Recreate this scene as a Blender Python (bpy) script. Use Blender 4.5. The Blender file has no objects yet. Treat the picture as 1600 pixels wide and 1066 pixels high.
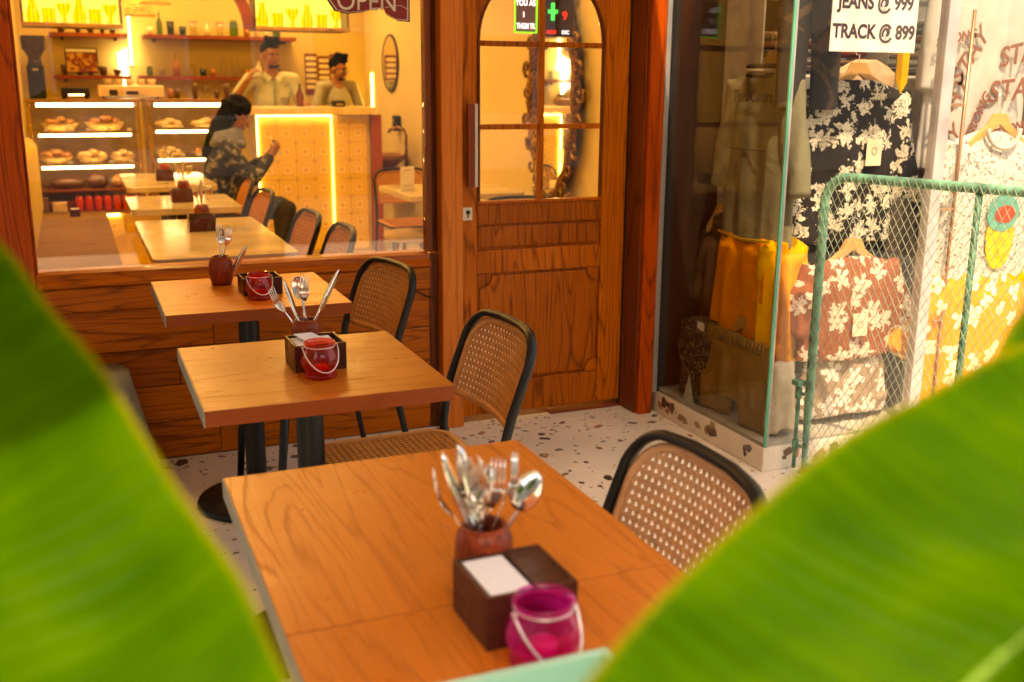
import bpy, bmesh, math, random
from math import sin, cos, pi, radians, sqrt, atan2
from mathutils import Vector, Matrix, noise
random.seed(11)
SC = bpy.context.scene
COL = SC.collection
# ------------------------------------------------------------------ camera
F, PIT, YAW, ROL, CD, CH = 1629.7, .2429, .3954, .0077, 4.0143, 1.42
cam_d = bpy.data.cameras.new('camera'); cam = bpy.data.objects.new('camera', cam_d); COL.objects.link(cam)
_fw = Vector((sin(YAW)*cos(PIT), cos(YAW)*cos(PIT), -sin(PIT)))
_r = Vector((cos(YAW), -sin(YAW), 0)); _u = _r.cross(_fw)
R2 = _r*cos(ROL) + _u*sin(ROL); U2 = -_r*sin(ROL) + _u*cos(ROL)
CPOS = Vector((0, -CD, CH))
M = Matrix((R2, U2, -_fw)).transposed().to_4x4(); M.translation = CPOS
cam.matrix_world = M
cam_d.sensor_width = 36; cam_d.lens = F/1600*36; cam_d.clip_start = .03; cam_d.clip_end = 400
cam_d.dof.use_dof = True; cam_d.dof.focus_distance = 3.0; cam_d.dof.aperture_fstop = 3.4
SC.camera = cam
# ------------------------------------------------------------------ world, sun, exposure
w = bpy.data.worlds.new('World'); SC.world = w; w.use_nodes = True
nt = w.node_tree; bg = nt.nodes['Background']
sky = nt.nodes.new('ShaderNodeTexSky'); sky.sky_type = 'NISHITA'; sky.sun_disc = False
SUN_EL, SUN_AZ = radians(60), radians(200)      # azimuth from +Y clockwise: the sun stands behind the camera, a little to its left
sky.sun_elevation = SUN_EL; sky.sun_rotation = SUN_AZ; sky.air_density = 1.0; sky.dust_density = 3.0; sky.ozone_density = .6
nt.links.new(sky.outputs[0], bg.inputs[0]); bg.inputs[1].default_value = .15
sd = bpy.data.lights.new('sun', 'SUN'); so = bpy.data.objects.new('sun', sd); COL.objects.link(so)
sd.energy = 2.0; sd.angle = radians(.6); sd.color = (1, .9, .76)
sdir = Vector((sin(SUN_AZ)*cos(SUN_EL), cos(SUN_AZ)*cos(SUN_EL), sin(SUN_EL)))
so.rotation_euler = sdir.to_track_quat('Z', 'Y').to_euler()
SC.view_settings.view_transform = 'Standard'; SC.view_settings.look = 'None'; SC.view_settings.gamma = 1
SC.view_settings.exposure = 1.85
SC.view_settings.use_white_balance = True; SC.view_settings.white_balance_temperature = 8900; SC.view_settings.white_balance_tint = 12
SC.render.engine = 'CYCLES'
cy = SC.cycles; cy.use_denoising = True; cy.max_bounces = 9; cy.transparent_max_bounces = 16; cy.diffuse_bounces = 4
cy.glossy_bounces = 4; cy.transmission_bounces = 6; cy.caustics_reflective = False; cy.caustics_refractive = False; cy.sample_clamp_indirect = 4

def ray(px, py): return _fw + R2*((px-800)/F) - U2*((py-533)/F)
def PY(px, py, Y): d = ray(px, py); return CPOS + d*((Y-CPOS.y)/d.y)
def PX(px, py, X): d = ray(px, py); return CPOS + d*((X-CPOS.x)/d.x)
def PZ(px, py, Z): d = ray(px, py); return CPOS + d*((Z-CPOS.z)/d.z)
def PD(px, py, dist): return CPOS + ray(px, py)*dist
# ------------------------------------------------------------------ materials
MATS = {}
def new_mat(name):
    m = bpy.data.materials.new(name); m.use_nodes = True
    nt = m.node_tree; return m, nt, nt.nodes['Principled BSDF']
def N(nt, t, **kw):
    n = nt.nodes.new('ShaderNode'+t)
    for k, v in kw.items():
        if k in n.inputs: n.inputs[k].default_value = v
        else: setattr(n, k, v)
    return n
def L(nt, a, b): nt.links.new(a, b)
def math_(nt, op, a, b=None, c=None):
    n = nt.nodes.new('ShaderNodeMath'); n.operation = op
    for i, v in enumerate((a, b, c)):
        if v is None: continue
        if isinstance(v, (int, float)): n.inputs[i].default_value = v
        else: nt.links.new(v, n.inputs[i])
    return n.outputs[0]
def ramp(nt, fac, stops):
    r = nt.nodes.new('ShaderNodeValToRGB'); e = r.color_ramp.elements
    while len(e) < len(stops): e.new(.5)
    for i, (p, c) in enumerate(stops):
        e[i].position = p; e[i].color = (*c, 1) if len(c) == 3 else c
    nt.links.new(fac, r.inputs[0]); return r.outputs[0]
def coords(nt, scale=(1, 1, 1), rnd=6.0):
    tc = N(nt, 'TexCoord'); mp = N(nt, 'Mapping'); mp.inputs['Scale'].default_value = scale
    if rnd:
        oi = N(nt, 'ObjectInfo'); cx = N(nt, 'CombineXYZ')
        for i, k in enumerate((1.0, 1.7, 2.3)): L(nt, math_(nt, 'MULTIPLY', oi.outputs['Random'], rnd*k), cx.inputs[i])
        va = N(nt, 'VectorMath', operation='ADD'); L(nt, tc.outputs['Object'], va.inputs[0]); L(nt, cx.outputs[0], va.inputs[1])
        L(nt, va.outputs[0], mp.inputs[0])
    else: L(nt, tc.outputs['Object'], mp.inputs[0])
    return mp.outputs[0]
def mixc(nt, fac, a, b, blend='MIX'):
    n = nt.nodes.new('ShaderNodeMix'); n.data_type = 'RGBA'; n.blend_type = blend
    for idx, v in ((0, fac), (6, a), (7, b)):
        if isinstance(v, (int, float)): n.inputs[idx].default_value = v
        elif isinstance(v, tuple): n.inputs[idx].default_value = (*v, 1)
        else: nt.links.new(v, n.inputs[idx])
    return n.outputs[2]
def bump(nt, b, h, strength=.2, dist=.002):
    n = N(nt, 'Bump', Strength=strength, Distance=dist); L(nt, h, n.inputs['Height']); L(nt, n.outputs[0], b.inputs['Normal'])
def plain(name, col, rough=.5, metal=0, spec=.5, var=.12, vscale=9, bmp=0, coat=0, emit=None, es=0, sheen=0):
    if name in MATS: return MATS[name]
    m, nt, b = new_mat(name)
    b.inputs['Roughness'].default_value = rough; b.inputs['Metallic'].default_value = metal
    b.inputs['Specular IOR Level'].default_value = spec; b.inputs['Coat Weight'].default_value = coat
    b.inputs['Sheen Weight'].default_value = sheen
    nz = N(nt, 'TexNoise', Scale=vscale, Detail=4); L(nt, coords(nt), nz.inputs[0])
    c2 = tuple(x*(1-var*2) for x in col); c1 = tuple(min(1, x*(1+var)) for x in col)
    L(nt, ramp(nt, nz.outputs[0], [(.3, c2), (.7, c1)]), b.inputs['Base Color'])
    L(nt, math_(nt, 'MULTIPLY_ADD', nz.outputs[0], .2, rough-.1), b.inputs['Roughness'])
    if bmp:
        n2 = N(nt, 'TexNoise', Scale=vscale*12, Detail=3); L(nt, coords(nt), n2.inputs[0]); bump(nt, b, n2.outputs[0], bmp, .002)
    if emit: b.inputs['Emission Color'].default_value = (*emit, 1); b.inputs['Emission Strength'].default_value = es
    MATS[name] = m; return m
def glow(name, col, s):
    if name in MATS: return MATS[name]
    m, nt, b = new_mat(name); nt.nodes.remove(b); e = N(nt, 'Emission', Strength=s); e.inputs[0].default_value = (*col, 1)
    L(nt, e.outputs[0], nt.nodes['Material Output'].inputs[0]); MATS[name] = m; return m
def wood(name, light, mid, dark, axis='Z', s=1.0, rings=9, rough=.38, line=.5, coat=.15, along=.1, spec=.2, pore=170):
    if name in MATS: return MATS[name]
    m, nt, b = new_mat(name)
    sc = [1, 1, 1]; sc['XYZ'.index(axis)] = along
    sf = [1, 1, 1]; sf['XYZ'.index(axis)] = .025
    v = coords(nt, tuple(sc)); vf = coords(nt, tuple(sf))
    n0 = N(nt, 'TexNoise', Scale=5.5*s, Detail=2, Roughness=.45, Distortion=.25); L(nt, v, n0.inputs[0])
    pp = math_(nt, 'PINGPONG', math_(nt, 'MULTIPLY', n0.outputs[0], rings), .5)
    n1 = N(nt, 'TexNoise', Scale=pore*s, Detail=3); L(nt, vf, n1.inputs[0])
    n2 = N(nt, 'TexNoise', Scale=3*s, Detail=3); L(nt, v, n2.inputs[0])
    base = ramp(nt, n2.outputs[0], [(.3, mid), (.68, light)])
    lines = ramp(nt, math_(nt, 'ADD', math_(nt, 'MULTIPLY', pp, 2), math_(nt, 'MULTIPLY', math_(nt, 'SUBTRACT', n1.outputs[0], .5), .7)), [(.0, (1, 1, 1)), (.34, (0, 0, 0))])
    pores = ramp(nt, n1.outputs[0], [(.36, (1, 1, 1)), (.52, (0, 0, 0))])
    c = mixc(nt, math_(nt, 'MULTIPLY', lines, line), base, dark)
    c = mixc(nt, math_(nt, 'MULTIPLY', pores, line*.55), c, dark)
    oi_ = N(nt, 'ObjectInfo'); hs = N(nt, 'HueSaturation'); L(nt, c, hs.inputs['Color']); L(nt, math_(nt, 'MULTIPLY_ADD', oi_.outputs['Random'], .34, .84), hs.inputs['Value']); c = hs.outputs[0]
    L(nt, c, b.inputs['Base Color'])
    b.inputs['Coat Weight'].default_value = coat*.2; b.inputs['Coat Roughness'].default_value = .3; b.inputs['Specular IOR Level'].default_value = spec
    sm = N(nt, 'TexNoise', Scale=11, Detail=5, Roughness=.65); L(nt, coords(nt), sm.inputs[0])
    L(nt, math_(nt, 'ADD', math_(nt, 'MULTIPLY_ADD', lines, .15, rough-.16), math_(nt, 'MULTIPLY', sm.outputs[0], .3)), b.inputs['Roughness'])
    bump(nt, b, math_(nt, 'MULTIPLY', math_(nt, 'ADD', lines, pores), -1), .25*line, .0012)
    MATS[name] = m; return m
OAK = dict(light=(.50, .118, .007), mid=(.36, .076, .005), dark=(.10, .016, .002), spec=.14, pore=260)
oakZ = wood('varnished oak upright', axis='Z', s=.8, rings=30, line=.66, along=.09, **OAK)
oakX = wood('varnished oak level', axis='X', s=.8, rings=30, line=.6, along=.07, **OAK)
oakP = wood('pale varnished oak', (.62, .17, .025), (.52, .125, .017), (.24, .045, .007), axis='Z', s=2.6, rings=7, line=.4, along=.05)
oakR = wood('red varnished oak', (.56, .085, .008), (.36, .045, .005), (.08, .012, .002), axis='Z', rings=22, line=.6, s=.8, spec=.14)
oakD = wood('dark varnished oak', (.2, .045, .01), (.11, .024, .006), (.03, .007, .002), axis='Z', rings=7, line=.6)
topY = wood('table laminate lengthwise', (.60, .18, .026), (.52, .135, .017), (.27, .055, .009), axis='Y', s=1.7, rings=13, rough=.33, line=.34, along=.09, coat=.0, spec=.35, pore=220)
topX = wood('table laminate crosswise', (.58, .18, .018), (.50, .14, .013), (.28, .055, .009), axis='X', s=1.7, rings=11, rough=.33, line=.26, along=.08, coat=.0, spec=.35, pore=220)
edgeX = wood('table edge band wood', (.27, .05, .007), (.2, .033, .005), (.14, .03, .006), axis='X', s=2, rings=4, rough=.4, line=.3)
benchY = wood('bench seat wood', (.22, .11, .014), (.17, .078, .010), (.11, .042, .006), axis='X', s=1, rings=4, rough=.75, line=.25, coat=0, spec=.03)
potw = wood('turned pot wood', (.34, .05, .014), (.19, .025, .008), (.05, .008, .004), axis='Z', s=7, rings=6, rough=.3, line=.6, coat=.25, along=.35)
boxw = wood('dark stained box wood', (.09, .028, .014), (.06, .017, .009), (.025, .007, .004), axis='X', s=3, rings=4, rough=.3, line=.3, coat=.3)
hangw = wood('hanger wood', (.6, .33, .12), (.5, .26, .08), (.3, .14, .04), axis='X', s=4, rings=4, line=.3)
blackm = plain('black painted steel', (.006, .0055, .0055), .42, var=.1, spec=.3)
edgeG = plain('grey edge band', (.24, .25, .21), .5, var=.08)
cane = plain('tan moulded cane', (.56, .30, .14), .45, var=.1, vscale=30)
def liner_mat(name, c):
    m = plain(name, c, .6, var=.03); nt = m.node_tree; out = nt.nodes['Material Output']; t = N(nt, 'BsdfTranslucent'); t.inputs[0].default_value = (*c, 1)
    mx = N(nt, 'MixShader'); mx.inputs[0].default_value = .6; L(nt, nt.nodes['Principled BSDF'].outputs[0], mx.inputs[1]); L(nt, t.outputs[0], mx.inputs[2]); L(nt, mx.outputs[0], out.inputs[0]); return m
liner = liner_mat('pale inner liner', (.90, .66, .42)); liner2 = liner_mat('white inner liner', (.95, .90, .84))
cane_in = plain('woven cane', (.56, .235, .06), .5, var=.1, vscale=30)
steel = plain('brushed steel', (.72, .68, .62), .22, 1, var=.05)
chrome = plain('polished cutlery steel', (.85, .82, .78), .12, 1, var=.02)
wire = plain('galvanised wire', (.8, .78, .75), .3, .7, var=.05)
rubber = plain('black rubber seal', (.008, .008, .009), .6)
alu = plain('brushed aluminium strip', (.5, .46, .43), .4, .6, var=.06)
paper = plain('white paper', (.82, .8, .82), .7, var=.02, vscale=40)
cream = plain('cream wall paint', (.60, .45, .17), .7, var=.03, vscale=3)
creamL = plain('pale cream wall paint', (.70, .57, .32), .7, var=.03, vscale=3)
marble = plain('beige marble table top', (.66, .55, .38), .14, var=.1, vscale=5)
gold = plain('antique gold leaf', (.30, .15, .035), .3, .85, var=.5, vscale=60, bmp=.6)
mirror_m = plain('silvered mirror', (.9, .88, .85), .03, 1, var=0)
darkwood_in = wood('red brown interior wood', (.3, .06, .015), (.2, .035, .01), (.07, .012, .004), axis='Z', rings=6, line=.4)
darkwoodX = wood('red brown shelf wood', (.24, .05, .018), (.16, .03, .01), (.08, .012, .004), axis='X', rings=6, line=.4)
skin = plain('brown skin', (.32, .13, .06), .5, var=.06)
hairm = plain('black hair', (.006, .005, .004), .75, var=.2, vscale=80, bmp=.5, spec=.08)
led = glow('warm led strip', (1, .62, .13), 7)
ledw = glow('white led tube', (1, .74, .38), 7)
teal = plain('chipped turquoise paint', (.38, .68, .55), .45, var=.05)
gateg = plain('weathered green gate paint', (.12, .31, .20), .5, var=.3, vscale=16, bmp=.3)
gated = plain('dark green gate paint', (.08, .22, .13), .5, var=.25, vscale=20, bmp=.3)
meshg = plain('faded mesh paint', (.34, .38, .24), .55, var=.25, vscale=30)

def pane_mat(name, tint=(1, 1, 1), ior=1.5, rough=0.0, mul=1.0):
    if name in MATS: return MATS[name]
    m, nt, b = new_mat(name); nt.nodes.remove(b)
    t = N(nt, 'BsdfTransparent'); t.inputs[0].default_value = (*tint, 1)
    g = N(nt, 'BsdfGlossy', Roughness=rough); fr = N(nt, 'Fresnel', IOR=ior); mx = N(nt, 'MixShader')
    ge = N(nt, 'NewGeometry'); L(nt, math_(nt, 'MULTIPLY_ADD', ge.outputs['Backfacing'], 1/ior-ior, ior), fr.inputs['IOR'])
    L(nt, math_(nt, 'MULTIPLY', fr.outputs[0], mul), mx.inputs[0]); L(nt, t.outputs[0], mx.inputs[1]); L(nt, g.outputs[0], mx.inputs[2])
    L(nt, mx.outputs[0], nt.nodes['Material Output'].inputs[0]); MATS[name] = m; return m
glass = pane_mat('clear window glass', (.98, .98, .97), 1.5, 0, 1.5)
glassS = pane_mat('display side glass', (.88, .87, .82), 1.5, 0, .62)
glassc = pane_mat('display cabinet glass', (.97, .97, .96))
glass_edge = plain('green glass edge', (.10, .42, .26), .12, var=.1, spec=.8)
def jar_glass(name, tint, tl, mixf):
    m = pane_mat(name, tint, 1.5, .03); nt = m.node_tree; out = nt.nodes['Material Output']; src = out.inputs[0].links[0].from_socket
    t = N(nt, 'BsdfTranslucent'); t.inputs[0].default_value = (*tl, 1); mx = N(nt, 'MixShader'); mx.inputs[0].default_value = mixf
    L(nt, src, mx.inputs[1]); L(nt, t.outputs[0], mx.inputs[2]); L(nt, mx.outputs[0], out.inputs[0]); return m
redg = jar_glass('red jar glass', (1, .42, .30), (1, .08, .03), .10)
pinkg = jar_glass('magenta jar glass', (1, .48, .86), (1, .03, .50), .24)
tumbler = pane_mat('drinking glass', (.93, .93, .9), 1.5, .02)
bottleg = pane_mat('green bottle glass', (.35, .5, .2), 1.5, .02)

def terrazzo(name, basec):
    m, nt, b = new_mat(name)
    v = coords(nt, rnd=0)
    vo = N(nt, 'TexVoronoi', Scale=95); L(nt, v, vo.inputs[0])
    spk = math_(nt, 'LESS_THAN', vo.outputs['Distance'], .16)
    sel = N(nt, 'TexWhiteNoise'); L(nt, vo.outputs['Position'], sel.inputs[0])
    few = math_(nt, 'MULTIPLY', spk, math_(nt, 'GREATER_THAN', sel.outputs['Value'], .55))
    nz = N(nt, 'TexNoise', Scale=2.2, Detail=6, Roughness=.6); L(nt, v, nz.inputs[0])
    bc = ramp(nt, nz.outputs[0], [(.3, tuple(x*.80 for x in basec)), (.60, basec)])
    sc = ramp(nt, sel.outputs['Value'], [(.55, (.4, .2, .1)), (.75, (.2, .12, .08)), (1, (.5, .33, .2))])
    L(nt, mixc(nt, math_(nt, 'MULTIPLY', few, .7), bc, sc), b.inputs['Base Color'])
    L(nt, math_(nt, 'MULTIPLY_ADD', nz.outputs[0], .25, .22), b.inputs['Roughness'])
    return m
terr = terrazzo('cream terrazzo', (.76, .66, .52))
chipm = [plain('terrazzo chip '+n, c, .3, var=.15, vscale=40) for n, c in
         (('brown', (.16, .085, .045)), ('dark', (.05, .035, .028)), ('terracotta', (.42, .16, .07)), ('ochre', (.36, .23, .11)), ('grey', (.17, .13, .095)))]

def fabric(name, col, var=.1, wrinkle=.35, scale=9, rough=.85):
    if name in MATS: return MATS[name]
    m, nt, b = new_mat(name); v = coords(nt)
    nz = N(nt, 'TexNoise', Scale=scale, Detail=3, Distortion=1.0); L(nt, v, nz.inputs[0])
    wv = N(nt, 'TexNoise', Scale=420, Detail=1); L(nt, v, wv.inputs[0])
    L(nt, ramp(nt, nz.outputs[0], [(.3, tuple(x*(1-var*1.5) for x in col)), (.7, tuple(min(1, x*(1+var)) for x in col))]), b.inputs['Base Color'])
    b.inputs['Roughness'].default_value = rough; b.inputs['Specular IOR Level'].default_value = .2
    bump(nt, b, math_(nt, 'ADD', nz.outputs[0], math_(nt, 'MULTIPLY', wv.outputs[0], .08)), wrinkle, .02)
    MATS[name] = m; return m
def printed(name, base, pr, scale=8, petals=5, size=.42, amount=.2, plane='XZ', pr2=None, jitter=.8, wob=.08):
    """cloth with a scattered print of petalled flowers"""
    if name in MATS: return MATS[name]
    m, nt, b = new_mat(name)
    tc = N(nt, 'TexCoord'); sp = N(nt, 'SeparateXYZ'); L(nt, tc.outputs['Object'], sp.inputs[0])
    cb = N(nt, 'CombineXYZ'); L(nt, sp.outputs['XYZ'.index(plane[0])], cb.inputs[0]); L(nt, sp.outputs['XYZ'.index(plane[1])], cb.inputs[1])
    nz = N(nt, 'TexNoise', Scale=scale*3, Detail=3); L(nt, cb.outputs[0], nz.inputs[0])
    ds = N(nt, 'VectorMath', operation='MULTIPLY_ADD'); L(nt, nz.outputs['Color'], ds.inputs[0]); ds.inputs[1].default_value = (wob,)*3; L(nt, cb.outputs[0], ds.inputs[2])
    vo = N(nt, 'TexVoronoi', Scale=scale, Randomness=jitter); vo.voronoi_dimensions = '2D'; L(nt, ds.outputs[0], vo.inputs[0])
    df = N(nt, 'VectorMath', operation='SUBTRACT'); L(nt, ds.outputs[0], df.inputs[0]); L(nt, vo.outputs['Position'], df.inputs[1])
    s2 = N(nt, 'SeparateXYZ'); L(nt, df.outputs[0], s2.inputs[0])
    an = math_(nt, 'ARCTAN2', s2.outputs[1], s2.outputs[0])
    wn = N(nt, 'TexWhiteNoise'); L(nt, vo.outputs['Position'], wn.inputs[0])
    pet = math_(nt, 'ABSOLUTE', math_(nt, 'COSINE', math_(nt, 'ADD', math_(nt, 'MULTIPLY', an, petals/2), math_(nt, 'MULTIPLY', wn.outputs[0], 6))))
    lim = math_(nt, 'MULTIPLY', math_(nt, 'MULTIPLY_ADD', pet, .7, .3), size)
    fac = math_(nt, 'MULTIPLY', math_(nt, 'LESS_THAN', vo.outputs['Distance'], lim), math_(nt, 'GREATER_THAN', wn.outputs[0], amount))
    core = math_(nt, 'LESS_THAN', vo.outputs['Distance'], .07)
    pc = ramp(nt, wn.outputs[0], [(0, pr), (1, pr2 or pr)])
    vn = N(nt, 'TexNoise', Scale=scale*11, Detail=2, Distortion=1.5); L(nt, cb.outputs[0], vn.inputs[0])
    pc = mixc(nt, math_(nt, 'MULTIPLY', math_(nt, 'LESS_THAN', vn.outputs[0], .45), .45), pc, base)
    c = mixc(nt, fac, base, pc); c = mixc(nt, math_(nt, 'MULTIPLY', core, .5), c, base)
    L(nt, c, b.inputs['Base Color']); b.inputs['Roughness'].default_value = .85; b.inputs['Specular IOR Level'].default_value = .15
    n3 = N(nt, 'TexNoise', Scale=9, Detail=3, Distortion=1); L(nt, cb.outputs[0], n3.inputs[0]); bump(nt, b, n3.outputs[0], .3, .02)
    MATS[name] = m; return m
def speckle(name, base, spot, scale=90, th=.5, bmp=.0, dist=1.0):
    if name in MATS: return MATS[name]
    m, nt, b = new_mat(name)
    nz = N(nt, 'TexNoise', Scale=scale, Detail=2, Distortion=dist); L(nt, coords(nt), nz.inputs[0])
    L(nt, ramp(nt, nz.outputs[0], [(th, base), (th+.04, spot)]), b.inputs['Base Color']); b.inputs['Roughness'].default_value = .8
    if bmp: bump(nt, b, nz.outputs[0], bmp, .01)
    MATS[name] = m; return m

# ------------------------------------------------------------------ mesh builder
class MB:
    def __init__(s): s.v = []; s.f = []
    def add(s, v, f):
        k = len(s.v); s.v += [Vector(p) for p in v]; s.f += [tuple(i+k for i in q) for q in f]; return s
    def box(s, x0, x1, y0, y1, z0, z1):
        return s.add([(x0,y0,z0),(x1,y0,z0),(x1,y1,z0),(x0,y1,z0),(x0,y0,z1),(x1,y0,z1),(x1,y1,z1),(x0,y1,z1)],
                     [(0,3,2,1),(4,5,6,7),(0,1,5,4),(1,2,6,5),(2,3,7,6),(3,0,4,7)])
    def loft(s, rings, caps=True, closed=False):
        n = len(rings[0]); v = [p for r in rings for p in r]; f = []
        m = len(rings)
        for i in range(m if closed else m-1):
            a, b = i*n, ((i+1) % m)*n
            for j in range(n): f.append((a+j, a+(j+1) % n, b+(j+1) % n, b+j))
        if caps and not closed: f.append(tuple(range(n-1, -1, -1))); f.append(tuple((m-1)*n+j for j in range(n)))
        return s.add(v, f)
    def tube(s, pts, r, n=8, closed=False, sx=1.0, up=None):
        pts = [Vector(p) for p in pts]; m = len(pts); rings = []; last = None
        for i, p in enumerate(pts):
            a = pts[(i-1) % m] if (closed or i) else p; b = pts[(i+1) % m] if (closed or i < m-1) else p
            t = (b-a).normalized()
            if last is None:
                ref = Vector(up) if up else (Vector((0, 0, 1)) if abs(t.z) < .9 else Vector((1, 0, 0)))
                u = (ref - t*ref.dot(t)).normalized()
            else:
                ref = Vector(up) if up else last
                u = (ref - t*ref.dot(t)).normalized()
            last = u; v = t.cross(u); rr = r[i] if isinstance(r, (list, tuple)) else r
            rings.append([p + u*cos(2*pi*k/n)*rr + v*sin(2*pi*k/n)*rr*sx for k in range(n)])
        return s.loft(rings, closed=closed)
    def lathe(s, prof, c=(0, 0, 0), n=24, caps=True):
        return s.loft([[(c[0]+r*cos(2*pi*k/n), c[1]+r*sin(2*pi*k/n), c[2]+z) for k in range(n)] for r, z in prof], caps)
    def ball(s, c, r, n=12, m=8, rot=None):
        if isinstance(r, (int, float)): r = (r, r, r)
        rings = []
        for i in range(m+1):
            a = -pi/2 + pi*(i/m)*.998+.003
            rings.append([Vector((cos(a)*cos(2*pi*k/n)*r[0], cos(a)*sin(2*pi*k/n)*r[1], sin(a)*r[2])) for k in range(n)])
        if rot: rings = [[rot @ p for p in q] for q in rings]
        return s.loft([[p+Vector(c) for p in q] for q in rings])
    def cap(s, a, b, ra, rb=None, n=10):
        rb = ra if rb is None else rb; a, b = Vector(a), Vector(b); t = (b-a).normalized()
        ref = Vector((0, 0, 1)) if abs(t.z) < .9 else Vector((1, 0, 0)); u = (ref-t*ref.dot(t)).normalized(); v = t.cross(u)
        R = []
        for k in range(4): th = pi/2*(1-k/4)*.98; R.append((a - t*sin(th)*ra, cos(th)*ra))
        R.append((a, ra)); R.append((b, rb))
        for k in range(1, 5): th = pi/2*(k/4)*.98; R.append((b + t*sin(th)*rb, cos(th)*rb))
        return s.loft([[c+u*cos(2*pi*k/n)*r+v*sin(2*pi*k/n)*r for k in range(n)] for c, r in R])
    def prism(s, poly, axis, a, b):
        """poly of 2-D points in the plane across axis ('Y': x,z  'X': y,z  'Z': x,y)"""
        def P(p, t): return (p[0], t, p[1]) if axis == 'Y' else ((t, p[0], p[1]) if axis == 'X' else (p[0], p[1], t))
        n = len(poly); return s.add([P(p, a) for p in poly]+[P(p, b) for p in poly],
            [tuple(range(n)), tuple(range(2*n-1, n-1, -1))]+[(i, n+i, n+(i+1) % n, (i+1) % n) for i in range(n)])
    def grid(s, fn, nu, nv, th=0):
        P = [[Vector(fn(i/nu, j/nv)) for j in range(nv+1)] for i in range(nu+1)]
        v = [p for r in P for p in r]; w_ = nv+1
        f = [(i*w_+j, (i+1)*w_+j, (i+1)*w_+j+1, i*w_+j+1) for i in range(nu) for j in range(nv)]
        if th:
            nrm = []
            for i in range(nu+1):
                for j in range(nv+1):
                    a = P[min(i+1, nu)][j]-P[max(i-1, 0)][j]; b = P[i][min(j+1, nv)]-P[i][max(j-1, 0)]
                    c = a.cross(b); nrm.append(c.normalized() if c.length > 0 else Vector((0, 0, 1)))
            k = len(v); v2 = [p - q*th for p, q in zip(v, nrm)]
            f2 = [tuple(reversed([i+k for i in q])) for q in f]; v += v2; f += f2
            bd = [(i, 0) for i in range(nu)] + [(nu, j) for j in range(nv)] + [(i, nv) for i in range(nu, 0, -1)] + [(0, j) for j in range(nv, 0, -1)]
            ix = [a*w_+b for a, b in bd]
            for q in range(len(ix)): a, b = ix[q], ix[(q+1) % len(ix)]; f.append((b, a, a+k, b+k))
        return s.add(v, f)
    def xf(s, mat): s.v = [mat @ p for p in s.v]; return s
def fix(me):
    bm = bmesh.new(); bm.from_mesh(me); bmesh.ops.recalc_face_normals(bm, faces=bm.faces); bm.to_mesh(me); bm.free()
def wloc(o):
    v = Vector((0, 0, 0))
    while o is not None: v += o.location; o = o.parent
    return v
def build(mb, name, mat, parent=None, smooth=False, bevel=0, world=False, remesh=0, sub=0, seg=2, norm=True, smoothit=4):
    me = bpy.data.meshes.new(name)
    v = mb.v
    if world and parent is not None: o_ = wloc(parent); v = [p-o_ for p in v]
    me.from_pydata([tuple(p) for p in v], [], mb.f); me.update()
    if norm: fix(me)
    me.materials.append(mat)
    if smooth:
        for p in me.polygons: p.use_smooth = True
    o = bpy.data.objects.new(name, me); COL.objects.link(o); o.parent = parent
    if bevel: b = o.modifiers.new('b', 'BEVEL'); b.width = bevel; b.segments = seg; b.limit_method = 'ANGLE'
    if remesh:
        r = o.modifiers.new('r', 'REMESH'); r.mode = 'VOXEL'; r.voxel_size = remesh; r.use_smooth_shade = True
        if smoothit: q = o.modifiers.new('s', 'SMOOTH'); q.iterations = smoothit; q.factor = .5
    if sub: u = o.modifiers.new('u', 'SUBSURF'); u.levels = sub; u.render_levels = sub
    return o
def tag(o, label, cat, group=None):
    o['label'] = label; o['category'] = cat
    if group: o['group'] = group
    return o
def thing(name, label, cat, loc=(0, 0, 0), rz=0, group=None):
    o = bpy.data.objects.new(name, None); COL.objects.link(o); o.location = loc; o.rotation_euler = (0, 0, rz)
    o.empty_display_size = .1
    return tag(o, label, cat, group)
def struct(o): o['kind'] = 'structure'; return o
def stuff(o): o['kind'] = 'stuff'; return o
def box(name, mat, parent, x0, x1, y0, y1, z0, z1, bevel=.002, world=True):
    return build(MB().box(min(x0,x1), max(x0,x1), min(y0,y1), max(y0,y1), min(z0,z1), max(z0,z1)), name, mat, parent, bevel=bevel, world=world)
def dup(root, loc, rz=None, label=None, group=None, scale=None):
    def cp(o, par):
        c = o.copy(); COL.objects.link(c); c.parent = par
        for ch in list(o.children): cp(ch, c)
        return c
    r = cp(root, None); r.location = loc
    if rz is not None: r.rotation_euler = (0, 0, rz)
    if label: r['label'] = label
    if group: r['group'] = group
    if scale: r.scale = (scale,)*3
    return r
def text(s, size, mat, parent, loc, rot=(pi/2, 0, 0), ext=.0008, align='CENTER', shear=0, name='lettering', sx=1.0, bold=0, world=True):
    c = bpy.data.curves.new('t', 'FONT'); c.body = s; c.size = size; c.extrude = ext; c.align_x = align; c.align_y = 'CENTER'; c.shear = shear; c.offset = bold
    t = bpy.data.objects.new('t', c); COL.objects.link(t); dg = bpy.context.evaluated_depsgraph_get(); dg.update()
    me = bpy.data.meshes.new_from_object(t.evaluated_get(dg)); bpy.data.objects.remove(t)
    me.materials.clear(); me.materials.append(mat)
    o = bpy.data.objects.new(name, me); COL.objects.link(o); o.parent = parent
    o.location = Vector(loc) - (wloc(parent) if (world and parent) else Vector((0, 0, 0))); o.rotation_euler = rot; o.scale = (sx, 1, 1)
    return o
def fbm(p, k=3): return noise.fractal(Vector(p), 1, 2, k)
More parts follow.
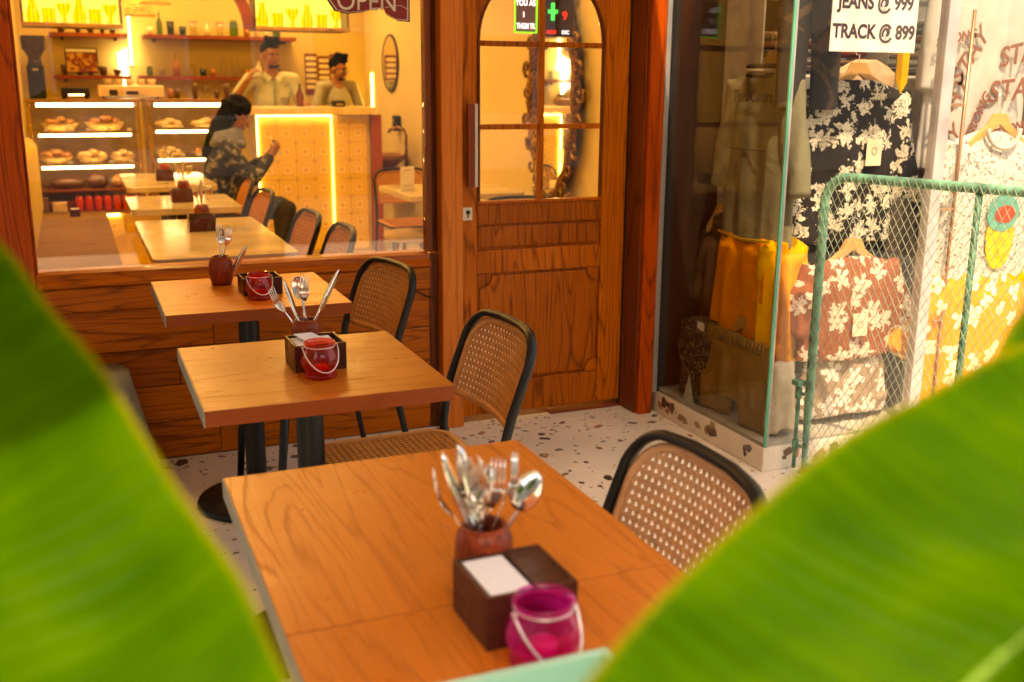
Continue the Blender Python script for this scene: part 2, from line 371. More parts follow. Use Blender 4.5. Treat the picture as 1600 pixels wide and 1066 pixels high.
# ================================================================== THE SETTING
floor = struct(build(MB().box(-3.2, 6.5, -5.2, .0, -.12, 0), 'terrace_floor', terr))
street = plain('street asphalt', (.06, .055, .05), .85, var=.15, vscale=4, bmp=.3)
struct(build(MB().box(-60, 60, -60, -5.202, -.3, -.135), 'street', street))
struct(build(MB().box(-3.2, 2.66, .1, 7, -.12, -.002), 'cafe_floor', terr))
# terrazzo chips let into the floor
rc = random.Random(5)
def chip_mesh(k, big):
    n = rc.choice((4, 5, 5, 6)); r = (rc.uniform(.014, .033) if big else rc.uniform(.004, .010))
    sq = rc.uniform(.45, .85)
    return [(cos(2*pi*i/n+rc.uniform(-.35, .35))*r*rc.uniform(.7, 1.2), sin(2*pi*i/n+rc.uniform(-.35, .35))*r*sq*rc.uniform(.7, 1.2)) for i in range(n)]
chip_me = []
for k in range(26):
    me = bpy.data.meshes.new('terrazzo_chip'); mb = MB().prism(chip_mesh(k, True), 'Z', -.001, .0012)
    me.from_pydata([tuple(p) for p in mb.v], [], mb.f); fix(me); me.materials.append(chipm[k % 5]); chip_me.append(me)
def chips_on(parent, name, pts, rotf):
    for i, p in enumerate(pts):
        o = bpy.data.objects.new(name, rc.choice(chip_me)); COL.objects.link(o); o.parent = parent
        o.location = Vector(p) - wloc(parent); o.rotation_euler = rotf(); s = rc.uniform(.7, 1.25); o.scale = (s, s, 1)
pts = []
while len(pts) < 285:
    x, y = rc.uniform(-.35, 2.5), rc.uniform(-2.9, -.03)
    if x > 2.28 and y > -.98: continue
    if x < .6 and y < -1.9 and rc.random() < .5: continue
    if all((x-a[0])**2+(y-a[1])**2 > .0035 for a in pts): pts.append((x, y, rc.uniform(-.0006, 0)))
chips_on(floor, 'terrazzo_chip', pts, lambda: (0, 0, rc.uniform(0, 6)))
mbs = [MB() for _ in range(5)]
for i in range(2600):
    x, y = rc.uniform(-.6, 2.8), rc.uniform(-3.4, -.01); q = rc.randrange(5)
    a = rc.uniform(0, 6); mbs[q].prism([(x+p[0]*cos(a)-p[1]*sin(a), y+p[0]*sin(a)+p[1]*cos(a)) for p in chip_mesh(0, False)], 'Z', -.001, rc.uniform(.0005, .001))
for i in range(520):
    x, y = rc.uniform(-.5, 2.6), rc.uniform(-3.2, -.02); q = rc.randrange(5)
    if all((x-a[0])**2+(y-a[1])**2 > .0022 for a in pts): a = rc.uniform(0, 6); mbs[q].prism([(x+(p[0]*cos(a)-p[1]*sin(a))*2.1, y+(p[0]*sin(a)+p[1]*cos(a))*2.1) for p in chip_mesh(0, False)], 'Z', -.001, rc.uniform(.0005, .001))
for q in range(5): stuff(build(mbs[q], 'small_terrazzo_chips', chipm[q], floor))

# ---- cafe building: front, unseen shading roof over the terrace, rooms
plaster = plain('warm white plaster', (.72, .62, .48), .8, var=.05, vscale=2, bmp=.2)
cafe = thing('cafe_front', 'varnished oak cafe front with wide window over plank wainscot, left of the door', 'shopfront', (-.6, 0, 0))
B = lambda name, mat, *a, **k: box(name, mat, cafe, *a, **k)
B('left_post', oakR, -.95, -.158, -.01, .16, 0, 2.6, bevel=.004)
for x in (-.30, -.42): B('post_bead', oakD, x, x+.012, -.018, -.0103, .75, 2.6)
B('corner_post', oakP, 1.347, 1.437, -.05, .12, 0, 2.6, bevel=.004)
B('wall_above', oakX, -.158, 2.245, -.002, .14, 2.28, 2.6)
zs = [.0, .148, .292, .437, .598]
rp = random.Random(3)
for i in range(4):
    cut = rp.uniform(.3, .9)
    B('plank', oakX, -.158, cut-.001, rp.uniform(0, .002), .06, zs[i]+.0015, zs[i+1]-.0015, bevel=.003)
    B('plank', oakX, cut+.001, 1.305, rp.uniform(0, .002), .06, zs[i]+.0015, zs[i+1]-.0015, bevel=.003)
B('end_stile', oakD, 1.305, 1.346, .004, .06, .002, .735, bevel=.002)
B('rail', oakX, -.158, 1.304, -.022, .06, .600, .690, bevel=.006)
build(MB().prism([(.09, .692), (-.028, .692), (-.034, .700), (-.034, .708), (-.016, .722), (-.008, .742), (.02, .748), (.09, .748)], 'X', -.156, 1.303), 'sill', oakX, cafe, bevel=.001, world=True)
B('backing', oakD, -.95, 1.44, .062, .16, .0, .69)
# window frame and pane
for nm, a in (('window_frame', (-.157, -.149, .002, .05, .749, 2.28)), ('window_frame', (1.298, 1.322, -.002, .05, .749, 2.28)), ('window_frame', (1.3225, 1.346, .014, .06, .749, 2.28))):
    B(nm, oakD if a[0] > 1 else oakR, *a, bevel=.002)
build(MB().box(-.156, 1.297, .022, .030, .7485, 2.279), 'window_pane', glass, cafe, world=True)
# door and its frame
door = thing('entrance_door', 'varnished oak cafe door with arched six pane window and steel bar handle', 'door', (1.82, 0, 0))
Dx = lambda name, mat, *a, **k: box(name, mat, door, *a, **k)
X0, X1, XA, XB = 1.439, 2.196, 1.513, 2.082; ZS, RA = 1.585, .2845; XC = (XA+XB)/2
Dx('stile', oakZ, X0, XA-.002, -.012, .032, .03, 2.2, bevel=.003)
Dx('stile', oakZ, XB+.002, X1, -.012, .032, .03, 2.2, bevel=.003)
Dx('bottom_rail', oakZ, XA-.001, XB+.001, -.010, .030, .03, .172, bevel=.003)
Dx('middle_rail', oakZ, XA-.001, XB+.001, -.010, .030, .645, .742, bevel=.003)
Dx('upper_rail', oakZ, XA-.001, XB+.001, -.010, .030, .850, .932, bevel=.003)
arch = [(XC-RA*cos(pi*i/20), ZS+RA*sin(pi*i/20)) for i in range(21)]
poly = [(XA-.001, ZS)] + arch[1:-1] + [(XB+.001, ZS), (XB+.001, 2.2), (XA-.001, 2.2)]
build(MB().prism(poly, 'Y', -.010, .030), 'arched_top_rail', oakZ, door, world=True)
def ring_path(r): return [(XC-r, .94)] + [(XC-r*cos(pi*i/24), ZS+r*sin(pi*i/24)) for i in range(25)] + [(XC+r, .94)]
build(MB().tube([(p[0], -.004, p[1]) for p in ring_path(RA-.007)], .008, 6), 'glazing_bead', oakD, door, world=True)
Dx('glazing_bead', oakZ, XA, XB, -.014, .02, .9325, .946, bevel=.003)
Dx('muntin', oakZ, XC-.011, XC+.011, -.008, .022, .946, ZS+RA-.012, bevel=.003)
for z in (1.245, 1.571): 
    Dx('muntin', oakZ, XA+.012, XC-.0115, -.0065, .02, z-.011, z+.011, bevel=.003); Dx('muntin', oakZ, XC+.0115, XB-.012, -.0065, .02, z-.011, z+.011, bevel=.003)
for (z0, z1) in ((.947, 1.233), (1.257, 1.559)):
    for (a, b) in ((XA+.013, XC-.0125), (XC+.0125, XB-.013)): build(MB().box(a, b, .004, .009, z0, z1), 'pane', glass, door, world=True)
for sgn in (-1, 1):
    pl = [(XC+sgn*.0125, 1.583)] + [(XC+sgn*(RA-.014)*cos(a*pi/32), 1.583+(RA-.016)*sin(a*pi/32)) for a in range(0, 16)] + [(XC+sgn*.0125, 1.583+RA-.016)]
    build(MB().prism(pl, 'Y', .004, .009), 'pane', glass, door, world=True)
# panels, with a moulded groove round each
Dx('panel', oakZ, XA+.006, XB-.006, -.003, .02, .752, .840, bevel=.006)
Dx('panel_field', oakZ, XA-.001, XB+.001, .004, .022, .7425, .8495)
def scallop(x0, x1, z0, z1, r, n=7):
    P = []
    for cx_, cz_, a0 in ((x0, z0, pi/2), (x1, z0, pi), (x1, z1, 1.5*pi), (x0, z1, 0)):
        q = [(cx_+r*cos(a0-pi/2*k/n), cz_+r*sin(a0-pi/2*k/n)) for k in range(n+1)]
        P += q
    return P
Dx('panel_field', oakZ, XA-.001, XB+.001, .004, .022, .172, .645)
sc_ = scallop(XA+.012, XB-.012, .184, .633, .055)
build(MB().prism(sc_, 'Y', -.006, .0035), 'panel', oakZ, door, bevel=.004, world=True)
for cx_, cz_ in ((XA+.001, .174), (XB-.001, .174), (XB-.001, .643), (XA+.001, .643)):
    sx_, sz_ = (1 if cx_ < XC else -1), (1 if cz_ < .4 else -1)
    pl = [(cx_, cz_)] + [(cx_+sx_*.056*cos(pi/2*k/7), cz_+sz_*.056*sin(pi/2*k/7)) for k in range(8)]
    build(MB().prism(pl, 'Y', -.0055, .0033), 'corner_block', oakZ, door, bevel=.002, world=True)
satin = plain('satin champagne metal', (.62, .52, .40), .35, .45, var=.04)
h = box('handle', satin, door, 1.476, 1.489, -.082, -.050, 1.012, 1.338, bevel=.002)
box('handle_plate', darkwood_in, door, 1.449, 1.4755, -.078, -.054, 1.012, 1.338, bevel=.001)
for z in (1.06, 1.29): build(MB().tube([(1.478, -.052, z), (1.478, -.011, z)], .007, 8), 'handle_mount', steel, h, world=True)
lk = box('lock_plate', satin, door, 1.447, 1.488, -.018, -.0125, .872, .924, bevel=.001)
build(MB().tube([(1.469, -.0185, .905), (1.469, -.022, .905)], .009, 14), 'keyhole', blackm, lk, world=True)
build(MB().box(1.4665, 1.4715, -.0215, -.0185, .882, .9), 'keyhole_slot', blackm, lk, world=True)
box('threshold', darkwoodX, door, 1.85, 2.196, -.03, .03, .001, .012)
fr = thing('door_post', 'red oak post beside the black gap at the right of the cafe door', 'post', (2.25, 0, 0))
box('post', oakR, fr, 2.208, 2.275, -.175, -.02, 0, 2.6, bevel=.004)
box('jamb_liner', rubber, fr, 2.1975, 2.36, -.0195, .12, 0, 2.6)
box('jamb_bead', oakD, fr, 2.1985, 2.2075, -.15, -.0205, 0, 2.6)
# shading roof, ceiling and side walls of the cafe (rooms behind the glass)
ceil = plain('warm ceiling paint', (.7, .5, .3), .8, var=.03)
struct(build(MB().box(-.6, 2.81, .16, 7.1, 2.62, 2.75), 'cafe_ceiling', ceil))
wl = thing('cafe_left_wall', 'cream side wall behind the bench in the cafe', 'wall', (-.42, 3.5, 0))
box('wall', cream, wl, -.5, -.36, .165, 7.0, 0, 2.62, bevel=0)
wb = thing('cafe_back_wall', 'cream wall behind the counter that carries two bottle shelves', 'wall', (1.2, 6.7, 0))
box('wall', cream, wb, -.359, 2.799, 6.6, 6.75, 0, 2.62, bevel=0)
wr = thing('cafe_right_wall', 'pale cream wall behind the entrance door with the ornate mirror', 'wall', (2.85, 3.5, 0))
box('wall', creamL, wr, 2.8, 2.95, .165, 7.0, 0, 2.62, bevel=0)
box('wall_return', creamL, wr, 2.2, 2.799, .125, .2, 0, 2.62, bevel=0).hide_render = False
struct(build(MB().box(2.662, 2.799, .2, 6.6, -.12, -.004), 'cafe_floor', terr))
can = thing('terrace_canopy', 'plain plaster canopy roof covering the terrace tables', 'roof', (-.4, -2.4, 2.6))
box('slab', plaster, can, -3.2, 2.0, -4.15, .16, 2.6, 2.85, bevel=0)  # unseen slab; edges set to shade the tables yet let sun reach the leaves
upw = thing('building_above', 'plaster upper wall over the cafe and the clothes shop', 'building', (1.5, .5, 2.85))
box('wall', plaster, upw, -3.2, 6.6, .0, .6, 2.86, 6.5, bevel=0)
box('shop_wall', plaster, upw, 2.3, 6.6, -.96, -.001, 2.86, 6.5, bevel=0)
side = thing('terrace_side_wall', 'warm plaster wall closing the terrace on the left', 'wall', (-3.3, -2.5, 0))
box('wall', plaster, side, -3.5, -3.21, -5.2, .16, 0, 2.85, bevel=0)
# buildings across the street, seen only mirrored in the panes
ra = random.Random(8)
for k, (x0, x1, hh, colr) in enumerate(((-16, -8, 7, (.62, .5, .36)), (-7.8, -1, 9, (.7, .62, .5)), (-.8, 6, 6.5, (.6, .42, .3)), (6.2, 14, 8, (.66, .6, .52)))):
    lab = ['sandy house with shuttered windows farthest left across the street', 'tall cream building facing the cafe across the street', 'low ochre shophouse directly across from the door', 'pale building across the street facing the clothes shop'][k]
    b_ = thing('street_building', lab, 'building', ((x0+x1)/2, -15, 0))
    box('wall', plain('facade paint %d' % k, colr, .8, var=.06, vscale=1), b_, x0, x1, -18, -14, -.13, hh, bevel=0)
    for i in range(int((x1-x0)/2)):
        for j in range(int(hh/3)):
            xx = x0+.6+i*2; zz = .8+j*2.9
            f_ = box('window_frame', plain('white trim', (.7, .68, .62), .6), b_, xx, xx+1.1, -13.98, -13.92, zz, zz+1.5, bevel=0)
            box('window_glass', plain('dark glass', (.03, .035, .04), .08), b_, xx+.06, xx+1.04, -13.915, -13.905, zz+.06, zz+1.44, bevel=0)

# ================================================================== CLOTHES SHOP (right)
shop = thing('shop_display_window', 'glass corner display case of the clothes shop on a terrazzo plinth', 'display window', (2.3, -.96, 0))
S = lambda name, mat, *a, **k: box(name, mat, shop, *a, **k)
pln = S('plinth', terr, 2.30, 6.4, -.962, -.001, .0005, .095, bevel=.003)
pp_ = []
for i in range(17): pp_.append((2.2993, rc.uniform(-.93, -.2), rc.uniform(.028, .068)))
chips_on(pln, 'terrazzo_chip', pp_, lambda: (Matrix.Rotation(pi/2, 3, 'Y') @ Matrix.Rotation(rc.uniform(0, 6), 3, 'Z')).to_euler())
chips_on(pln, 'terrazzo_chip', [(rc.uniform(2.32, 3.0), -.9627, rc.uniform(.03, .065)) for _ in range(9)], lambda: (Matrix.Rotation(pi/2, 3, 'X') @ Matrix.Rotation(rc.uniform(0, 6), 3, 'Z')).to_euler())
S('corner_channel', alu, 2.278, 2.300, -.172, -.150, .0955, 2.6)
S('rubber_seal', rubber, 2.3005, 2.312, -.172, -.140, .0955, 2.6)
build(MB().box(2.304, 2.312, -.952, -.141, .0955, 2.5), 'side_pane', glassS, shop, world=True)
glassF = pane_mat('shop front glass', (.97, .97, .95), 1.5, 0, .55)
build(MB().box(2.322, 2.972, -.960, -.952, .0955, 2.5), 'front_pane', glassF, shop, world=True)
build(MB().box(3.03, 6.3, -.960, -.952, .0955, 2.5), 'front_pane', glassF, shop, world=True)
build(MB().box(2.3035, 2.3125, -.9605, -.9525, .0955, 2.5), 'green_glass_edge', glass_edge, shop, world=True)
S('corner_strip', alu, 2.3135, 2.3215, -.9605, -.952, .0955, 2.5, bevel=0)
S('pane_post', plain('cream aluminium', (.46, .40, .38), .4, .2), 2.974, 3.028, -.975, -.93, .0955, 2.5, bevel=.003)
S('head', plaster, 2.301, 6.4, -.96, -.001, 2.5, 2.858, bevel=0)
dark_in = plain('dark brown display lining', (.030, .014, .009), .6, var=.2)
S('back_lining', dark_in, 2.313, 3.0, -.138, -.002, .0955, 2.5, bevel=0)
ledge = S('display_floor', plain('pale display floor', (.5, .44, .36), .5), 2.313, 6.4, -.95, -.139, .096, .105, bevel=0)
S('shop_ceiling', plaster, 2.313, 6.4, -.137, 4, 2.5, 2.55, bevel=0)
shopwall = plain('shop wall paint', (.78, .7, .6), .7)
struct(build(MB().box(3.0, 6.5, 0.002, 4.0, -.12, .0955), 'shop_floor', shopwall))
S('shop_back_wall', shopwall, 3.0, 6.5, 1.2, 1.3, .096, 2.5, bevel=0)
S('shop_side_wall', shopwall, 2.96, 3.0, .003, 1.199, .096, 2.5, bevel=0)
# ================================================================== FURNITURE BUILDERS
def rrect(u, v, hu, hv, rt, rb):
    """inside test for a rounded rectangle: centre 0, half sizes hu hv, top radius rt, bottom radius rb"""
    if abs(u) > hu or abs(v) > hv: return False
    r = rt if v > 0 else rb
    if abs(u) > hu-r and abs(v) > hv-r: return (abs(u)-hu+r)**2+(abs(v)-hv+r)**2 <= r*r
    return True
def rr_path(hu, hv, rt, rb, n=7, fill=0):
    P = []
    for cx_, cz_, a0, r in ((hu-rt, hv-rt, 0, rt), (-hu+rt, hv-rt, pi/2, rt), (-hu+rb, -hv+rb, pi, rb), (hu-rb, -hv+rb, 1.5*pi, rb)):
        Q = [(cx_+r*cos(a0+pi/2*k/n), cz_+r*sin(a0+pi/2*k/n)) for k in range(n+1)]
        if P and fill: P += [(P[-1][0]+(Q[0][0]-P[-1][0])*j/fill, P[-1][1]+(Q[0][1]-P[-1][1])*j/fill) for j in range(1, fill)]
        P += Q
    if fill: P += [(P[-1][0]+(P[0][0]-P[-1][0])*j/fill, P[-1][1]+(P[0][1]-P[-1][1])*j/fill) for j in range(1, fill)]
    return P
def weave(mb, surf, nrm, hu, hv, rt, rb, p=.0178, seg=.036, hw=.0015, th=.0011, pr=.0026):
    """cane webbing: pairs of level and upright strands with crossed diagonals"""
    def strand(a, b, off):
        a = Vector(a); b = Vector(b); Ln = (b-a).length; n = max(2, int(Ln/seg)); d = (b-a).normalized(); q = Vector((-d.y, d.x))
        run = []
        fine = n*4
        pts_ = [a+(b-a)*(i/fine) for i in range(fine+1)]
        ins = [rrect(x.x, x.y, hu, hv, rt, rb) for x in pts_]
        idx = [i for i, k in enumerate(ins) if k]
        if len(idx) < 3: return
        ids = list(range(idx[0], idx[-1], 4)) + [idx[-1]]
        rings = []
        for i in ids:
            c = pts_[i]; e1 = surf(c.x+q.x*hw, c.y+q.y*hw); e2 = surf(c.x-q.x*hw, c.y-q.y*hw); m_ = nrm(c.x, c.y)
            rings.append([e1+m_*(off+th), e2+m_*(off+th), e2+m_*(off-th), e1+m_*(off-th)])
        if len(rings) > 1: mb.loft(rings)
    nu = int(hu/p)+1; nv = int(hv/p)+1
    for i in range(-nu, nu+1):
        for s_ in (-pr, pr): strand((i*p+s_, -hv), (i*p+s_, hv), 0)
    for j in range(-nv, nv+1):
        for s_ in (-pr, pr): strand((-hu, j*p+s_), (hu, j*p+s_), .0012)
    for k in range(-(nu+nv), nu+nv+1):
        kp = (k+.5)*p; strand((kp-hv-.2, -hv-.2), (kp+hv+.2, hv+.2), .0024); strand((kp+hv+.2, -hv-.2), (kp-hv-.2, hv+.2), -.0012)
BH = .80
def bsurf(u, v):                                     # backrest surface, v from its middle
    t = (v+.115)/.23
    return Vector((u, -.228-.062*t-.016*t*t-.030*(1-(u/.2)**2), .672+v*.97-.004*t))
def bn(u, v):
    a = bsurf(u+.001, v)-bsurf(u-.001, v); b = bsurf(u, v+.001)-bsurf(u, v-.001); return -a.cross(b).normalized()
def make_chair(label, group, cmat, loc, rz, tilt=0):
    t = thing('cane_chair', label, 'chair', loc, rz, group)
    hu, hv = .196, .117
    mb = MB(); weave(mb, bsurf, bn, hu-.008, hv-.008, .075, .02)
    stuff(build(mb, 'woven_back', cmat, t))
    pth = rr_path(hu-.006, hv-.006, .085, .022, fill=10)
    build(MB().tube([bsurf(*p) for p in pth], .0045, 6, closed=True, sx=2.6, up=(0, 1, 0)), 'back_border', cmat, t, smooth=True)
    lp = MB(); pin = [bsurf(p[0]*.97, p[1]*.97)+Vector((0, -.0045, 0)) for p in pth]; cc = bsurf(0, 0)+Vector((0, -.0045, 0)); m_ = len(pin)
    ringsL = [[bsurf(p[0]*k/6, p[1]*k/6)+Vector((0, -.0052-o_, 0)) for p in pth] for k in (.12, 1, 2, 3, 4, 5, 6) for o_ in (0,)]
    lp.loft(ringsL, caps=False); lp.f.append(tuple(range(len(pth)))); build(lp, 'back_liner', liner2 if cmat is cane else liner, t, smooth=True, norm=False)  # added sheet makes the weave holes look bright; white imitates floor seen through
    # black frame: rear legs run up into the hoop round the backrest
    P = []
    side_ = [(0.0, -.300), (.2, -.262), (.38, -.222), (.46, -.210), (.54, -.220), (.60, -.236), (.66, -.258)]
    for z, y in side_: P.append((.211, y, z))
    rc_ = .088; top = .796
    for k in range(1, 9):
        a = pi/2*k/8; P.append((.211-rc_*(1-cos(a)), -.275-.022*k/8-.022*sin(a), top-rc_+rc_*sin(a)))
    P.append((.06, -.330, top+.003)); full = P + [(-x, y, z) for x, y, z in reversed(P)]
    build(MB().tube(full, [.0105]*2+[.0138]*(len(full)-4)+[.0105]*2, 10, sx=.72, up=(0, 1, 0)), 'back_frame', blackm, t, smooth=True)
    for s_ in (-1, 1): build(MB().tube([(s_*.195, .165, .425), (s_*.205, .19, .2), (s_*.212, .205, 0)], [.015, .0135, .011], 10), 'leg', blackm, t, smooth=True)
    sp = rr_path(.215, .205, .05, .06)
    build(MB().prism([(x, y-.01) for x, y in sp], 'Z', .418, .436), 'seat_frame', blackm, t, bevel=.004)
    build(MB().tube([(x*.975, y*.975-.01, .4425) for x, y in sp], .006, 6, closed=True, sx=2.0, up=(0, 0, 1)), 'seat_border', cmat, t, smooth=True)
    mb = MB(); weave(mb, lambda u, v: Vector((u, v-.01, .4425)), lambda u, v: Vector((0, 0, 1)), .2, .19, .05, .06, p=.0175, seg=.07)
    stuff(build(mb, 'woven_seat', cmat, t))
    return t
def table(label, x0, x1, y0, y1, mat, em, h=.7414, group='wooden terrace tables'):
    cx_, cy_ = (x0+x1)/2, (y0+y1)/2; t = thing('terrace_table', label, 'table', (cx_, cy_, 0), 0, group)
    build(MB().box(x0+.0022, x1, y0+.0015, y1, h-.036, h), 'tabletop', mat, t, bevel=.0012, world=True)
    box('front_edge_band', em, t, x0+.0022, x1-.001, y0, y0+.0014, h-.0355, h-.001, bevel=0)
    box('side_edge_band', edgeG, t, x0, x0+.002, y0, y1, h-.036, h-.0005, bevel=0)
    build(MB().tube([(cx_, cy_, .03), (cx_, cy_, h-.045)], .034, 24), 'column', blackm, t, world=True, smooth=False)
    build(MB().box(cx_-.16, cx_+.16, cy_-.03, cy_+.03, h-.045, h-.0365), 'top_plate', blackm, t, world=True)
    build(MB().lathe([(.2, .002), (.205, .008), (.2, .02), (.09, .028), (.05, .034)], (cx_, cy_, 0), 40), 'base_disc', blackm, t, world=True, smooth=True)
    return t
TX0, TX1 = .2, .766
t1 = table('wooden terrace table nearest the window, farthest back of the row', .212, .778, -.836, -.256, topX, edgeX)
t2 = table('middle wooden terrace table with the red jar and upright knife', .208, .770, -1.832, -1.25, topX, edgeX)
t3 = table('wooden table with bare top between the middle table and the near table', .194, .757, -2.812, -2.232, topY, edgeX)
t4 = table('near wooden table carrying the white napkins and magenta jar', .194, .757, -3.395, -2.8126, topY, edgeX)
ch_g = 'black framed cane chairs on the terrace'
c2 = make_chair('black framed cane chair beside the middle table, in front of the door', ch_g, cane_in, (.723, -1.50, 0), pi/2+.03)
c1 = make_chair('farthest cane chair on the terrace, in front of the oak planks below the window', ch_g, cane_in, (.695, -.557, 0), pi/2+.17)
c3 = make_chair('nearest cane chair, pale back partly behind the right banana leaf', ch_g, cane, (.640, -2.585, 0), pi/2+.0)

# ---- things on the tables
def barrel(loc, label, items, h=.098, r=.036, rim=.026):
    t = thing('cutlery_pot', label, 'cutlery pot', loc, 0, 'turned wooden cutlery pots')
    prof = [(r*.8, 0), (r*.97, h*.22), (r*1.04, h*.5), (r*.98, h*.78), (r*.80, h), (r*.70, h*1.0), (r*.66, h*.97), (r*.72, h*.6), (r*.6, .012), (.001, .012)]
    build(MB().lathe(prof, n=28), 'pot', potw, t, smooth=True)
    for kind, az, lean, up, tw in items: cutlery(kind, (loc[0], loc[1], loc[2]), az, lean, up, tw)
    return t
def cutlery(kind, base, az, lean, up, tw):
    """one piece standing in a pot: handle down, leaning towards az"""
    labs = {'fork': 'steel fork', 'spoon': 'steel spoon', 'knife': 'steel table knife'}
    t = thing(kind, '', labs[kind].split()[1], base, 0)
    def prof(z):                                     # half width of handle along the length (0 bottom .. .19 top)
        return .0055-.0025*min(1, z/.11)
    mb = MB(); bend = lambda z: 0.0
    if kind == 'knife':
        rings = []
        for i in range(15):
            z = .21*i/14
            if z < .10: hw, th = .0065-.002*(z/.1), .0028
            else:
                u = (z-.10)/.11; hw, th = .0095*sqrt(max(.02, 1-max(0, u-.55)**2/.2025))*(.6+.4*min(1, u*4)), .0009
            rings.append([(hw, 0, z), (0, th, z), (-hw, 0, z), (0, -th, z)])
        mb.loft(rings)
    else:
        rings = []
        for i in range(11):
            z = .125*i/10; hw = .0078-.0048*(z/.125)**.7; y = .004*sin(z/.125*pi)
            rings.append([(hw, y, z), (0, y+.0016, z), (-hw, y, z), (0, y-.0016, z)])
        mb.loft(rings)
    stem = build(mb, 'handle' if kind != 'knife' else 'blade', chrome, t, smooth=True, sub=1 if kind != 'knife' else 0)
    if kind == 'spoon':
        def fn(u, v):
            a = (u-.5)*2; b = v; zz = .122+.062*b; wd = .0205*sqrt(max(.001, 1-(2*b-1)**2))*(1.0-.15*(b-.5))
            dp = .008*(1-a*a)*sqrt(max(0, 1-(2*b-1)**2)); return (a*wd, -dp, zz)
        build(MB().grid(fn, 10, 14, .0012), 'bowl', chrome, t, smooth=True)
    if kind == 'fork':
        m2 = MB()
        m2.grid(lambda u, v: ((u-.5)*2*(.004+.0085*min(1, v*1.6)), -.006*sin(v*pi*.6), .122+.03*v), 6, 6, .0014)
        for k in range(4):
            x = -.0093+.0062*k
            m2.tube([(x, -.0052, .150), (x, -.0038, .165), (x*1.02, .001, .18), (x*1.02, .005, .193)], [.0019, .0017, .0014, .0006], 6)
        build(m2, 'tines', chrome, t, smooth=True)
    R = Matrix.Rotation(az, 3, 'Z') @ Matrix.Rotation(lean, 3, 'Y') @ Matrix.Rotation(tw, 3, 'Z')
    t.rotation_euler = R.to_euler()
    off = Vector((cos(az), sin(az), 0))*-.010
    t.location = Vector(base)+off+Vector((0, 0, .014+up))
    CUT.append((t, kind)); return t
CUT = []
def nbox(loc, rz, label, two=False, sz=(.118, .108, .07)):
    t = thing('napkin_box', label, 'napkin holder', loc, rz, 'dark wooden napkin holders')
    a, b, h_ = sz; wv = .006
    m1 = MB().box(0, a, 0, b, 0, .006)
    m1.box(0, a, 0, wv, .006, h_); m1.box(0, a, b-wv, b, .006, h_); m1.box(0, wv, wv, b-wv, .006, h_); m1.box(a-wv, a, wv, b-wv, .006, h_)
    build(m1, 'box', boxw, t, bevel=.0008)
    if two:
        box('lid_board', boxw, t, a*.56, a-wv-.0005, wv+.0005, b-wv-.0005, h_-.006, h_-.0005, world=False)
    return t
def napkins(loc, rz, label, w_, d_, n=9, z0=.006, tall=.062):
    t = thing('napkin_stack', label, 'napkins', loc, rz)
    rn = random.Random(int(loc[0]*1000))
    for i in range(n):
        dx, dy = rn.uniform(-.0012, .0012), rn.uniform(-.0012, .0012); z = z0+tall*i/n
        o = box('napkin', napm, t, dx, w_+dx, dy, d_+dy, z, z+tall/n-.0006, bevel=.0005, world=False)
    return t
napm, _nt, _b = new_mat('embossed white napkin')
_v = N(_nt, 'TexVoronoi', Scale=420); L(_nt, coords(_nt), _v.inputs[0]); bump(_nt, _b, _v.outputs[0], .8, .001)
_b.inputs['Base Color'].default_value = (.80, .78, .84, 1); _b.inputs['Roughness'].default_value = .85
def jar(loc, label, mat, wax, s=1.0, rz=0, down=.5):
    t = thing('lantern_jar', label, 'candle jar', loc, rz, 'coloured glass candle jars with wire handles')
    RK = 1.26; ZK = .86
    out = [(.030, 0), (.0345, .004), (.035, .010), (.031, .019), (.0335, .027), (.0395, .043), (.0400, .055), (.036, .075), (.0305, .092), (.0295, .100), (.032, .104), (.0335, .108), (.032, .112)]
    inn = [(.030, .110), (.0275, .103), (.0285, .092), (.034, .075), (.0378, .055), (.037, .044), (.031, .029), (.027, .022), (.001, .02)]
    build(MB().lathe([(r*s*RK, z*s*ZK) for r, z in out+inn], n=36), 'glass_body', mat, t, smooth=True)
    cnd = build(MB().lathe([(.001, .0205), (.018, .0205), (.019, .022), (.019, .034), (.001, .034)], n=20).xf(Matrix.Scale(s, 4)), 'tea_light', wax, t, smooth=True)
    build(MB().tube([(cos(a*pi/12)*.0312*s*RK, sin(a*pi/12)*.0312*s*RK, .0985*s*ZK) for a in range(24)], .0012, 6, closed=True), 'wire_collar', wire, t, smooth=True)
    P = []
    for k in range(25):
        a = pi*k/24; x = cos(a)*.037*s*RK; dd = sin(a)*.062*s
        P.append((x, -sin(a)*.056*s, .0985*s*ZK-dd*down*1.35)) if 0 < k < 24 else P.append((x, 0, .0985*s*ZK))
    build(MB().tube(P, .0016 if s < 1.1 else .0019, 8), 'wire_handle', wire, t, smooth=True)
    for sx_ in (-1, 1): build(MB().tube([(sx_*(.036*RK+.0035*cos(a))*s, .0035*sin(a)*s, .0985*s*ZK) for a in [i*pi/4 for i in range(8)]], .0011, 5, closed=True), 'wire_eye', wire, t)
    return t
H = .7416
wax_r = plain('red wax', (.6, .04, .02), .4); wax_m = plain('magenta wax', (.9, .12, .35), .4)
